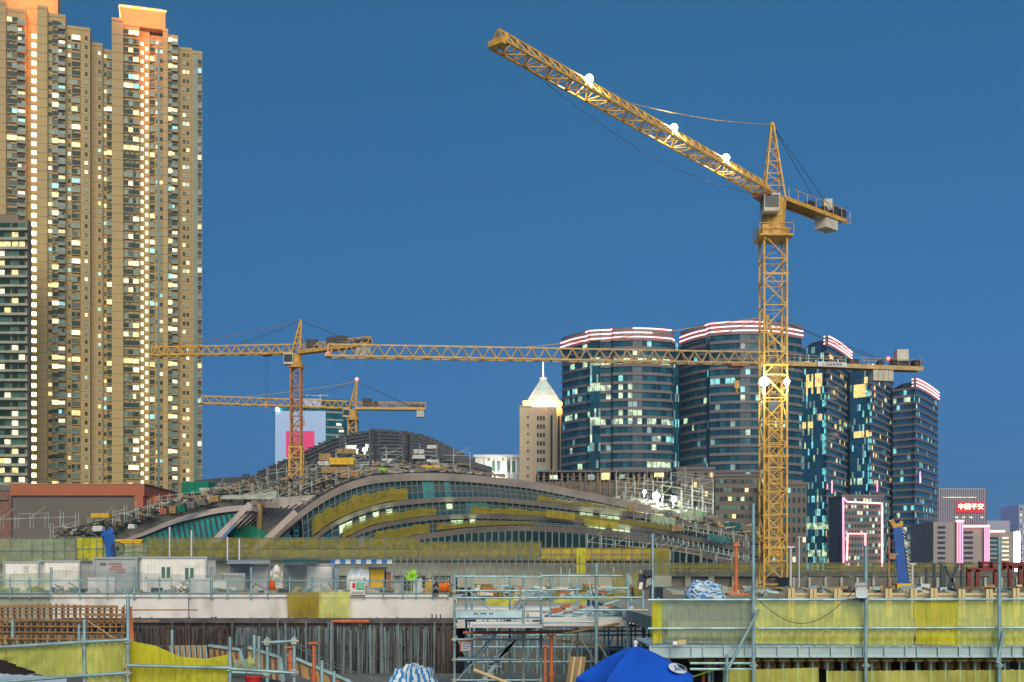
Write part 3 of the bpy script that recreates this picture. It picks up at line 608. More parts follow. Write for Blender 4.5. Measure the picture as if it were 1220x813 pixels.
def crane(label, mast_px, Ym, z_jib, jib_tip, ctr_tip, apex, mw, jw, jh, col, mast_bottom, mast_col=None, seg=2.2, ring_h=1.6, cab_side=(1,-.3), pend=(.6,), cw=(.62,.95), trolley=.25, hook=8, dark_winch=True, r=.06, cabw=1.5, mast_z0=0):
    mx = X(mast_px, Ym); col = M[col]; mcol = M[mast_col] if mast_col else col
    root = thing('tower_crane', label, 'crane', (mx, Ym, mast_z0), 'tower cranes')
    m = MB(); lattice(m, (mx,Ym,mast_z0), (mx,Ym,z_jib-ring_h-.8), mw, mw, mw, r*1.5, tri=False)
    for zc in range(int(mast_z0)+6, int(z_jib)-3, 9): m.box(mx-mw/2-.14, mx+mw/2+.14, Ym-mw/2-.14, Ym-mw/2-.06, zc, zc+.2)
    for k in range(int((z_jib-mast_z0)/.6)): m.bar((mx-.22,Ym-.1,mast_z0+k*.6),(mx+.22,Ym-.1,mast_z0+k*.6), .04)
    m.build('mast', mcol, root)
    m = MB(); m.tube((mx,Ym,z_jib-ring_h-.8), (mx,Ym,z_jib-ring_h+.0), mw*.72, 14); m.tube((mx,Ym,z_jib-ring_h), (mx,Ym,z_jib-.3), mw*.5, 14, r2=mw*.6); m.box(mx-mw*.74, mx+mw*.74, Ym-mw*.74, Ym+mw*.74, z_jib-ring_h-.95, z_jib-ring_h-.82); m.build('slewing_ring', col, root)
    m = MB(); q = mw*.74
    for sx, sy in ((1,1),(1,-1),(-1,1),(-1,-1)):
        m.bar((mx+sx*q, Ym+sy*q, z_jib-ring_h-.85), (mx+sx*q, Ym+sy*q, z_jib-ring_h+.25), .05)
    for zz in (-.3,.25):
        for (a, b) in (((-q,-q),(q,-q)),((q,-q),(q,q)),((q,q),(-q,q)),((-q,q),(-q,-q))): m.bar((mx+a[0],Ym+a[1],z_jib-ring_h+zz),(mx+b[0],Ym+b[1],z_jib-ring_h+zz), .05)
    m.build('access_railing', mcol, root)
    # tower head
    ax = Vector(apex); m = MB(); hb = mw*.45
    for sx, sy in ((1,1),(1,-1),(-1,1),(-1,-1)):
        m.bar((mx+sx*hb, Ym+sy*hb, z_jib-.3), ax + Vector((sx*.12, sy*.12, 0)), r*2.4)
    n = 6
    for i in range(1, n):
        t = i/n; t2 = (i+1)/n
        for (a, b) in (((1,1),(1,-1)),((1,-1),(-1,-1)),((-1,-1),(-1,1)),((-1,1),(1,1))):
            pa = Vector((mx+a[0]*hb, Ym+a[1]*hb, z_jib-.3)).lerp(ax, t); pb = Vector((mx+b[0]*hb, Ym+b[1]*hb, z_jib-.3)).lerp(ax, t); m.bar(pa, pb, r*1.3)
            pc = Vector((mx+b[0]*hb, Ym+b[1]*hb, z_jib-.3)).lerp(ax, t2); m.bar(pa, pc, r*1.1)
    m.ball(ax, .28); m.build('tower_head', col, root)
    # jib
    jt = Vector((jib_tip[0], jib_tip[1], z_jib)); m = MB(); c0 = Vector((mx,Ym,z_jib)); dj = (jt-c0).normalized(); st = c0 + dj*(mw*.5)
    side, up = lattice(m, st, jt, jw, jh, jh*1.15, r*1.3)
    m.build('jib', col, root)
    m = MB(); m.box(-.4,.4,-.4,.4,0,.4); m.v = [tuple(jt + side*v[0]*jw + dj*v[1] + up*(v[2]-.1)) for v in m.v]; m.bar(jt-side*jw*.5+up*.1, jt-side*jw*.5+up*(jh*.6), .1); m.bar(jt+side*jw*.5+up*.1, jt+up*(jh*.6), .1); m.build('jib_end', col, root)
    # counter jib
    ct = Vector((ctr_tip[0], ctr_tip[1], z_jib)); dc = (ct-c0).normalized(); sc = dc.cross(Vector((0,0,1))); L = (ct-c0).length; m = MB()
    for k in (-1,1): m.bar(c0+dc*mw*.5+sc*k*jw*.5, ct+sc*k*jw*.5, r*3.0, jh*.36)
    for i in range(int(L/1.5)): p = c0 + dc*(mw*.5 + i*1.5); m.bar(p-sc*jw*.5, p+sc*jw*.5, r*2); m.bar(p-sc*jw*.5, p+dc*1.4+sc*jw*.5, r*1.4)
    for k in (-1,1):
        m.bar(c0+dc*mw+sc*k*jw*.6+Vector((0,0,1.1)), ct+sc*k*jw*.6+Vector((0,0,1.1)), .05); 
        for i in range(int(L/1.6)+1): p = c0 + dc*(mw*.6 + i*1.6) + sc*k*jw*.6; m.bar(p, p+Vector((0,0,1.1)), .05)
    m.q([c0+dc*mw*.5-sc*jw*.5+Vector((0,0,.1)), ct-sc*jw*.5+Vector((0,0,.1)), ct+sc*jw*.5+Vector((0,0,.1)), c0+dc*mw*.5+sc*jw*.5+Vector((0,0,.1))]); m.build('counter_jib', col, root)
    def blk(mb, f0, f1, wd, z0, z1, mm=0):
        mb.hexa([c0 + dc*(L*f) + sc*(wd*a) + Vector((0,0,z)) for z in (z0,z1) for f, a in ((f0,-.5),(f0,.5),(f1,.5),(f1,-.5))], mm)
    m = MB(); ww = jw*.9
    for k in range(4): a = cw[0] + (cw[1]-cw[0])*k/4; blk(m, a, a+(cw[1]-cw[0])/4.3, ww, -jh*1.15, .15)
    m.build('counterweight', M['crane_white'], root)
    m = MB(); blk(m, .80, .92, jw*.7, .2, 1.3); pc = c0+dc*(L*.97); m.tube(pc-sc*jw*.45+Vector((0,0,.75)), pc+sc*jw*.45+Vector((0,0,.75)), .55, 12); pc = c0+dc*(L*.72); m.tube(pc-sc*jw*.3+Vector((0,0,.6)), pc+sc*jw*.3+Vector((0,0,.6)), .4, 12); blk(m, .50,.57, jw*.5, .2, 1.0); m.build('winch', M['crane_dark'], root)
    # cab
    cs_ = Vector((cab_side[0], cab_side[1], 0)).normalized(); cc = Vector((mx,Ym,z_jib-.2-cabw*.6)) + cs_*(mw*.75); m = MB(); m.cbox(cc, cabw, cabw, cabw*1.15); cb = m.build('cab', M['crane_white'], root, bevel=.06)
    m = MB(); m.cbox(cc+Vector((0,-cabw*.5-.01,.1)), cabw*.86, .05, cabw*.78); m.cbox(cc+Vector((cabw*.5+.01,0,.12)), .05, cabw*.75, cabw*.6); m.cbox(cc+Vector((-cabw*.5-.01,0,.12)), .05, cabw*.75, cabw*.6); m.build('cab_window', M['cab_glass'], cb)
    # pendants
    for t in pend:
        m = MB(); a = ax; b = c0.lerp(jt, t) + up*jh; n = 8
        pts = [a.lerp(b, i/n) - Vector((0,0,1))*(.35*math.sin(math.pi*i/n)) for i in range(n+1)]; m.path(pts, r*.6, 5); m.build('pendant_line', M['cable'] if t < .5 else mcol, root)
    for k in (-1,1): m = MB(); m.tube(ax, c0+dc*(L*.86)+sc*k*jw*.4+Vector((0,0,.2)), r*.55, 5); m.build('pendant_line', M['cable'], root)
    # trolley and hook
    if trolley:
        p = c0.lerp(jt, trolley); m = MB(); m.hexa([p + dj*a*.9 + side*b*jw*.6 + Vector((0,0,z)) for z in (-.45,-.15) for a, b in ((-1,-1),(1,-1),(1,1),(-1,1))]); tr = m.build('trolley', M['crane_rust'], root)
        if hook: m = MB(); m.tube(p+dj*.3-Vector((0,0,.4)), p+dj*.1-Vector((0,0,hook)), .035, 5); m.tube(p-dj*.3-Vector((0,0,.4)), p-dj*.1-Vector((0,0,hook)), .035, 5); m.build('hoist_rope', M['cable'], tr); m = MB(); m.cbox(p-Vector((0,0,hook+.5)), .6, .4, 1.0); m.tube(p-Vector((0,0,hook+1)), p-Vector((0,0,hook+1.5)), .12); m.build('hook_block', M['crane_yellow'], tr)
    return root, c0, jt, dj, dc, L, side, up

# big near crane
Ym = 117; zj = Z(236, Ym)
bigc = crane('big yellow tower crane in front, long floodlit jib reaching up to the left', 921, Ym, zj, (X(594,Ym*454/636.0), Ym*454/636.0), (X(1001,125), 125.2), P(920,149,Ym), 2.25, 1.6, 1.12, 'crane_yellow', 0,
             r=.058, cab_side=(-.4,-1), pend=(.62,), trolley=.04, hook=3.0, cw=(.70,.88), cabw=1.55, ring_h=3.2)
root, c0, jt, dj, dc, L, side, up = bigc
for t in (.315, .175, .63):
    pass
def on_jib(px):             # where the jib crosses a column of the photograph
    k = (px-610)/F; d = jt - c0; t = (k*c0.y - c0.x)/(d.x - k*d.y); return c0 + d*t
for px in (702, 803, 865):
    p = on_jib(px) + up*1.32 - side*0; o = flood('f', '', p, p + dj*1.0 + Vector((.2,-1.2,-.75)), .62, 420, root)
    m = MB(); m.bar(p - Vector((0,0,.1)), p - up*.5, .08); m.build('lamp_bracket', M['crane_dark'], root)
m = MB(); m.path([jt - up*.1] + [jt.lerp(c0, t) - Vector((0,0,2.2*math.sin(math.pi*t))) for t in [i/12 for i in range(1,12)]] + [c0 - Vector((0,0,.1))], .025, 4); m.build('slack_rope', M['cable'], root)
mz = Z(457, Ym)
for sx in (-1,1):
    p = Vector((X(921,Ym) + sx*1.12, Ym-1.05, mz)); m = MB(); m.bar(p+Vector((0,.2,-.1)), p+Vector((-sx*.3,.5,-.1)), .1); m.build('lamp_bracket', M['crane_dark'], root)
    flood('f', '', p, p + Vector((sx*.15,-1,-.42)), .9 if sx < 0 else .6, 700 if sx < 0 else 350, root)
m = MB(); m.cbox((X(919,Ym), Ym-1.08, Z(486,Ym)), .95, .12, .95); m.build('mast_panel', M['office_mullion'], root)
m = MB(); pc = c0 + dc*(L*.80) + Vector((0,0,1.3)); m.cbox(pc, .9, .9, 1.2); m.build('electric_cabinet', M['crane_white'], root)

# crane directly behind it, jib across the whole skyline
Y2 = 150; z2 = Z(434, Y2)
r_, c0_, jt_, dj_, dc_, L_, s_, u_ = crane('tower crane with long horizontal jib crossing in front of the office towers', 921.5, Y2, z2, (X(391,144.8), 144.8), (X(1096,154), 154), P(914,377,Y2), 1.5, 1.4, 1.5, 'crane_pale', 0,
             mast_col='crane_yellow', r=.075, pend=(.58,.25), cw=(.66,.80), trolley=.085, hook=2.2, cabw=1.4, cab_side=(.2,1))
p = c0_ + dc_*(L_*.19) - s_*0
ns = dc_.cross(Vector((0,0,1))); f = c0_ + dc_*(L_*.37) + ns*1.02
m = MB(); m.cbox(f + Vector((0,0,.05)), 4.0, .05, .62, math.atan2(dc_.y, dc_.x)); bd = m.build('name_board', M['sign_white'], r_)
text('name_lettering', 'LIEBHERR', f + Vector((0,-.05,.03)), .62, M['ink'], bd, rot=(R(90),0,math.atan2(dc_.y,dc_.x)), thick=.01, sx=1.05)
m = MB(); m.ball(jt_ + Vector((0,0,.3)), .28); m.build('warning_light', M['red_light'], r_); m = MB(); m.ball(c0_ + dc_*(L_*.78) + Vector((0,0,1.3)), .22); m.build('warning_light', M['red_light'], r_)
m = MB(); m.cbox(c0_ + dc_*(L_*.87) + Vector((0,0,1.7)), 1.5, 1.3, 1.5); m.build('electric_cabinet', M['crane_white'], r_)

# crane on the left above the station roof
Y3 = 268; z3 = Z(421, Y3)
r_, c0_, jt_, dj_, dc_, L_, s_, u_ = crane('tower crane with red trolley rising from the left slope of the station roof', 353, Y3, z3, (X(182,Y3+3), Y3+3), (X(441,Y3-10), Y3-10), P(358.5,382,Y3), 2.2, 1.8, 2.0, 'crane_yellow', 0, mast_col='crane_rust',
             r=.12, pend=(.9,.45), cw=(.84,.98), trolley=.165*1.25, hook=11, cabw=2.2, cab_side=(-1,-.4), mast_z0=18, ring_h=2.4)
m = MB()
for t in (.22,.5,.62): m.cbox(c0_ + dc_*(L_*t) + Vector((0,0,1.8)), 2.4, 1.6, 1.6)
m.build('machinery', M['crane_dark'], r_)
m = MB(); lattice(m, c0_+dc_*1.2+Vector((0,0,.2)), c0_+dc_*L_+Vector((0,0,.2)), 1.8, 1.6, 1.8, .11); m.build('counter_jib_truss', M['crane_yellow'], r_)
m = MB(); lattice(m, (c0_.x, c0_.y, 30), (c0_.x, c0_.y, 42), 2.7, 2.7, 2.2, .2, tri=False); m.build('climbing_frame', M['crane_yellow'], r_)
# crane further back
Y4 = 330; z4 = Z(487, Y4)
r_, c0_, jt_, dj_, dc_, L_, s_, u_ = crane('farthest tower crane, short mast with red light above the station dome', 420, Y4, z4, (X(240,Y4-10), Y4-10), (X(507,Y4+1), Y4+1), P(425,455,Y4), 2.2, 1.9, 2.0, 'crane_yellow', 0, mast_col='crane_yellow',
             r=.12, pend=(.75,.4), cw=(.88,.98), trolley=.33, hook=4, cabw=2.0, cab_side=(-1,-.4), mast_z0=10, ring_h=2.4)
m = MB(); lattice(m, c0_+dc_*1.2+Vector((0,0,.2)), c0_+dc_*L_+Vector((0,0,.2)), 1.8, 1.6, 1.8, .11); m.build('counter_jib_truss', M['crane_yellow'], r_)
m = MB(); m.cbox(c0_ + dc_*(L_*.2) + Vector((0,0,1.8)), 2.6, 1.6, 2.0); m.tube(c0_+dc_*(L_*.32)+Vector((0,-.8,1.2)), c0_+dc_*(L_*.32)+Vector((0,.8,1.2)), .9, 12); m.build('machinery', M['crane_dark'], r_)
m = MB(); m.ball(P(425,454,Y4)+Vector((0,0,.5)), .5); m.build('warning_light', M['red_light'], r_)
# ------------------------------------------------------------------ railway station under construction
st = thing('station_building', 'huge unfinished station with sweeping curved roof bands and glass below them', 'railway station', P(560,700,240))
def interp(pts, x):
    for (a, b), (c, d) in zip(pts, pts[1:]):
        if a <= x <= c: t = (x-a)/(c-a); t2 = t; return b + (d-b)*t2
    return pts[0][1] if x < pts[0][0] else pts[-1][1]
def smooth_curve(pts, n=60):
    xs = [pts[0][0] + (pts[-1][0]-pts[0][0])*i/n for i in range(n+1)]
    ys = [interp(pts, x) for x in xs]
    for _ in range(4): ys = [ys[0]] + [(ys[i-1]+2*ys[i]+ys[i+1])/4 for i in range(1, n)] + [ys[-1]]
    return list(zip(xs, ys))
B1 = [(312,652),(319,642),(335,628),(356,610),(385,589),(417,573.5),(445,567),(485,564),(520,563.5),(566,566),(631,573),(697,586),(740,595),(776,603)]
B2 = [(366,646),(371,640),(399,620),(428,608),(457,599),(500,594),(540,592),(582,591.5),(631,596),(697,604),(736,609),(776,613),(828,623),(860,630),(905,643)]
B3 = [(402,648),(408,642),(442,626),(485,618),(520,614),(566,612),(640,615),(697,619),(760,627),(815,637),(905,658)]
B4 = [(440,654),(452,646),(500,637),(549,630),(590,627),(631,626),(697,630),(762,638),(828,655),(905,676)]
bands = [(B1,238,9.0),(B2,229,6.0),(B3,221,5.5),(B4,213,6.5)]
tops = []
for k, (B, Y, th) in enumerate(bands):
    cu = smooth_curve(B); top = [P(x, y, Y) for x, y in cu]; bot = [P(x, y + th, Y + 1.0) for x, y in cu]; tops.append(cu)
    m = MB(); m.slab(top, bot, (0, 3.2, 0)); m.build('roof_band', M['rib_stone'], st)
    # joints across the band
def below(B, th, x): return interp(B, x) + th
nxt = [(0,1),(1,2),(2,3)]
for (i, j) in nxt:
    Bi, Yi, ti = bands[i]; Bj, Yj, tj = bands[j]; x0 = max(Bi[0][0], Bj[0][0]) - 6; x1 = min(Bi[-1][0], 776 if i == 0 else 905)
    n = 64; xs = [x0 + (x1-x0)*k/n for k in range(n+1)]; m = MB(); mu = MB(); fl = MB()
    def fy(B, x): return interp(B, x)
    tp, bt = [], []
    for x in xs:
        tp.append(P(x, fy(Bi, x)+ti-.3, Yi+2.2)); yb = max(fy(Bj, x)+.8, fy(Bi, x)+ti+.3)
        bt.append(P(x + (2.0 if i == 0 else 1), yb, Yj+2.6))
    for k in range(n):
        lit = 0
        xm = xs[k]
        if i == 1 and (515 < xm < 545 or 400 < xm < 470 or 690 < xm < 740) and rnd.random() < .55: lit = 2
        if i == 0 and 470 < xm < 540: lit = 1 if rnd.random() < .4 else 0
        if i == 2 and (530 < xm < 560 or 690 < xm < 760) and rnd.random() < .5: lit = 2
        if i == 1 and 550 < xm < 575: lit = 3
        a, b, c, d = bt[k], bt[k+1], tp[k+1], tp[k]
        if lit == 2:
            e = a.lerp(d, .45); f = b.lerp(c, .45); g_ = a.lerp(d, .85); h_ = b.lerp(c, .85)
            m.q([a, b, f, e], 0); m.q([e, f, h_, g_], 2); m.q([g_, h_, c, d], 0)
        else: m.q([a, b, c, d], lit)
        if k % 1 == 0: mu.bar(a + Vector((0,-.25,0)), d + Vector((0,-.25,0)), .16, .3)
    for t in (.35,.7):
        for k in range(n): mu.bar(bt[k].lerp(tp[k], t) + Vector((0,-.2,0)), bt[k+1].lerp(tp[k+1], t) + Vector((0,-.2,0)), .10)
    m.build('glazing', [M['station_glass'], M['station_teal'], M['lit_green'], M['net_teal']], st); mu.build('mullions', M['mullion'], st)
# wall and dark interior below the lowest band
xs = list(range(446, 906, 10)); m = MB()
m.slab([P(x, interp(B4, x)+6.6, 214) for x in xs], [P(x, max(684, interp(B4, x)+8), 216) for x in xs], (0,1,0)); m.build('lower_glazing', M['station_glass'], st)
m = MB()
for x in range(450, 900, 8): m.bar(P(x, 680, 213), P(x, interp(B4, x)+6, 213), .22)
for y in (655, 668): m.bar(P(500,y,213.2), P(760,y,213.2), .3)
m.build('mullions', M['mullion'], st)
m = MB(); m.box(X(290,250), X(905,250), 246, 300, 0, Z(652,250)); m.build('podium', M['site_dark'], st)
# yellow netting laid along the lower part of the glass on the left half
def drape(i, j, x0, x1, f0, f1, mm, name='netting'):
    Bi, Yi, ti = bands[i]; Bj, Yj, tj = bands[j]; m = MB(); n = int((x1-x0)/4); pr = None
    for k in range(n+1):
        x = x0 + (x1-x0)*k/n; a = interp(Bi, x)+ti; b = interp(Bj, x) if j < 4 else 660; e = .05*math.sin(k*1.7)+.05*math.sin(k*.61)
        lo = P(x, b + (a-b)*max(0,f0+e*.3) - .5, Yj+1.0); hi = P(x, b + (a-b)*(f1+e), Yj + (Yi-Yj)*(f1) + .4)
        if pr: m.q([pr[0], lo, hi, pr[1]])
        pr = (lo, hi)
    m.build(name, M[mm], st)
drape(0,1,372,486,0,.62,'net_mustard'); drape(1,2,408,520,0,.60,'net_mustard'); drape(2,3,446,512,0,.75,'net_mustard'); drape(1,2,560,700,-.2,.55,'net_mustard'); drape(2,3,520,640,.1,.65,'net_mustard'); drape(0,1,640,702,0,.5,'net_mustard'); drape(0,1,700,790,-.3,.7,'net_mustard'); drape(1,2,700,800,-.3,.6,'net_mustard')
# posts and rails between the descending right hand bands
m = MB()
for (B, th, Y) in ((B2,6,226),(B3,5.5,218)):
    for x in range(790, 905, 6): m.bar(P(x, interp(B,x)+th, Y), P(x, interp(B,x)+th+8, Y), .18)
m.build('roof_posts', M['scaf_far'], st)

# roof deck behind the first band climbing to the dark dome
sil = [(232,577),(262,574),(300,572),(345,551),(385,533),(400,527),(415,523),(450,518),(470,519),(500,523),(520,530),(545,543),(565,555),(590,562)]
ys = 252; deck = MB(); xs = [232 + i*6 for i in range(60)]; fr, mid, bk = [], [], []
for x in xs:
    f = interp(B1, max(x,340)) if x > 312 else 604
    fr.append(P(x, min(f+1, 612), 242)); bk.append(P(x, interp(sil, x), 312)); mid.append(P(x, (min(f,600)*.62 + interp(sil,x)*.38), 268))
for k in range(len(xs)-1): deck.q([fr[k], fr[k+1], mid[k+1], mid[k]]); deck.q([mid[k], mid[k+1], bk[k+1], bk[k]])
deck.build('roof_deck', M['shell_dark'], st)
rb = MB()
for k in range(0, len(xs), 1):
    if k % 2 == 0: rb.bar(mid[k]+Vector((0,0,.5)), bk[k]+Vector((0,0,.5)), .3, .5)
    if k % 1 == 0 and 12 < k < 56: rb.cbox(bk[k]+Vector((0,0,.9)), .95, 2.5, 1.0 if k % 2 else .7)
for t in (.15,.3,.45,.6,.75,.9,1.0):
    for k in range(len(xs)-1): rb.bar(mid[k].lerp(bk[k], t)+Vector((0,0,.7)), mid[k+1].lerp(bk[k+1], t)+Vector((0,0,.7)), .35, .5)
rb.build('dome_ribs', M['shell_steel'], st)
tw = MB()
for (px, a, b) in ((444,512,566),(450,514,566),(484,515,565),(489,518,565),(525,528,563),(408,522,560),(293,566,590),(296,569,590)):
    tw = MB(); lattice(tw, P(px, b, 262), P(px, a, 262), 1.0, 1.0, 1.6, .16, tri=False); tw.build('support_tower', M['shell_steel'], st)
# left wing: curved roof lip over a slanted teal glass wall
LW = [(110,652),(135,645),(172,634),(190,625),(214,616),(240,609),(258,605),(285,602),(300,602)]
cu = smooth_curve(LW, 30); m = MB(); m.slab([P(x,y,232) for x,y in cu], [P(x,y+3+3.5*min(1,(x-110)/120),230) for x,y in cu], (0,6,0)); m.build('roof_band', M['rib_stone'], st)
m = MB(); mu = MB(); cg = [(x,y+3+3.5*min(1,(x-110)/120)) for x,y in cu if x > 165 and x < 294]
for (x,y),(x2,y2) in zip(cg, cg[1:]):
    yb = min(656, 656 - max(0,(x-240))*.95); yb2 = min(656, 656 - max(0,(x2-240))*.95)
    m.q([P(x+6,max(yb,y),227), P(x2+6,max(yb2,y2),227), P(x2,y2,231.5), P(x,y,231.5)]); mu.bar(P(x+6,max(yb,y),226.7), P(x,y,231.2), .28)
m.build('glazing', M['station_teal'], st); mu.build('mullions', M['shell_steel'], st)
m = MB(); m.bar(P(298,600,226), P(246,654,224), .7, 1.0); m.bar(P(352,610,234), P(302,657,230), .8, 1.1); m.build('diagonal_beam', M['rib_stone'], st)
m = MB(); m.q([P(300,652,243), P(352,614,240), P(398,588,246), P(318,594,250)]); m.q([P(300,652,243.5), P(318,594,250.5), P(300,596,246), P(270,640,242)]);  m.build('inner_slope', M['rib_stone'], st)
m = MB(); m.box(X(306,238), X(311,238), 238, 240, 0, Z(600,238)); m.build('column', M['plank'], st)
m = MB()
for k in range(10): m.bar(P(255+k*2,655,236), P(300+k*9, 610-k*1.5, 243), .3)
m.build('inner_struts', M['shell_steel'], st)
g_ = MB(); 
for k in range(8):
    for j in range(3): a = P(278+k*5, 640-3*math.sin(k*.45)*2-j*4, 232+j); b = P(283+k*5, 640-3*math.sin((k+1)*.45)*2-j*4, 232+j); g_.q([a-Vector((0,0,.9)), b-Vector((0,0,.9)), b, a])
tag(g_.build('green_tarpaulin', M['net_green']), 'dark green tarpaulin lying in the hollow under the left station roof', 'tarpaulin')
m = MB()
m.box(X(222,262), X(254,262), 258, 266, Z(590,262), Z(576,262)); o = m.build('green_enclosure', M['net_green']); tag(o, 'bright green netted enclosure on the roof beside the right tower foot', 'enclosure')

# terraces, slope and ground cover of the roof works, left side
m = MB(); tri = []
for k in range(24):
    x = 60 + k*10; y = 645 - (k*10)*.27 if x < 300 else 580; tri.append((x, y))
m.slab([P(x, y-3, 225 + (x-60)*.1) for x, y in tri], [P(x, y+26, 222 + (x-60)*.1) for x, y in tri], (0, 14, 0)); m.build('terrace_slope', M['concrete_dark'], st)
m = MB()
for k in range(7): m.bar(P(238+k*1.0, 583+k*1.8, 258-k*3), P(330, 581+k*2.1, 258-k*3), .9, .5, m=0)
m.build('roof_steps', M['scaf_far'], st)

# scaffolding over the roof: several frames with planks
def scaffold(label, quads, r=.06, dx=3.0, planks=.4, seed=1, mats=('scaf_far','plank'), group='roof scaffolds', name='roof_scaffold'):
    """quads: [(px,py,Y)] polyline of the foot, height in px"""
    rr = random.Random(seed); pts, hpx = quads; root = thing(name, label, 'scaffold', P(*pts[len(pts)//2]), group); m = MB(); pk = MB(); dg = MB()
    for (a, b) in zip(pts, pts[1:]):
        A = P(*a); B = P(*b); n = max(1, int((B-A).length/dx)); hz = hpx*a[2]/F; lv = max(1, int(hz/1.9))
        for i in range(n+1):
            for dy in (0, 1.4):
                p = A.lerp(B, i/n) + Vector((0,dy,0)); hh = hz*(.7+.5*rr.random()); m.bar(p - Vector((0,0,.8)), p + Vector((0,0,hh)), r*2)
            if i < n:
                for l in range(lv):
                    p = A.lerp(B, i/n) + Vector((0,0,1.9*l+.9)); q = A.lerp(B, (i+1)/n) + Vector((0,0,1.9*l+.9))
                    if rr.random() < .85: m.bar(p, q, r*1.6)
                    if rr.random() < .7: m.bar(p+Vector((0,1.4,.9)), q+Vector((0,1.4,.9)), r*1.6)
                    if rr.random() < .35: dg.bar(p, q+Vector((0,0,1.9)), r*1.4)
                    if rr.random() < planks: pk.hexa([p+Vector(v) for v in ((0,0,-.15),(0,1.3,-.15))][::1] and [p+Vector((0,0,-.12)), q+Vector((0,0,-.12)), q+Vector((0,1.3,-.12)), p+Vector((0,1.3,-.12)), p, q, q+Vector((0,1.3,0)), p+Vector((0,1.3,0))])
    m.build('frame', M[mats[0]], root); pk.f and pk.build('planks', M[mats[1]], root); dg.f and dg.build('braces', M[mats[0]], root)
    return root
scaffold('scaffold row climbing the left station slope beside the podium', ([(60,640,224),(120,625,224),(190,605,226)], 14), seed=2, dx=2.2)
scaffold('scaffold row above the teal glass of the left station wing', ([(185,602,240),(300,588,244)], 12), seed=3, dx=2.2)
scaffold('scaffold on the flat roof right of the green netted enclosure', ([(256,586,262),(345,583,262)], 9), seed=4, dx=2.0)
scaffold('scaffold around the foot of the crane with the red trolley', ([(318,580,258),(400,570,255)], 22), seed=5, dx=2.2, planks=.6)
scaffold('scaffold just behind the left part of the top roof band', ([(330,600,246),(385,578,246),(430,564,247)], 12), seed=6, dx=2.2)
scaffold('scaffold under the middle of the dark dome', ([(400,556,262),(560,558,262)], 24), seed=7, dx=3.4)
scaffold('scaffold around the bright floodlights right of the station roof', ([(735,600,250),(800,606,250),(850,616,250)], 34), seed=8, dx=1.9, planks=.5, mats=('scaf_far','net_yellow'))
scaffold('scaffold screen before the long unfinished floor', ([(636,583,326),(806,586,326)], 22), seed=9, dx=2.6, mats=('plank','podium_grey'), planks=.3)
scaffold('scaffold over the right end of the roof bands', ([(740,622,230),(800,634,226),(890,650,222)], 16), seed=10, dx=2.4, mats=('scaf_far','plank'))
scaffold('tall scaffold standing between the floodlights and the raw brown building', ([(800,606,300),(850,612,300)], 46), seed=12, dx=3.0, planks=.2)
scaffold('low scaffold in front of the podium wall at far left', ([(0,625,205),(90,622,205)], 12), seed=13, dx=2.6, planks=.15)

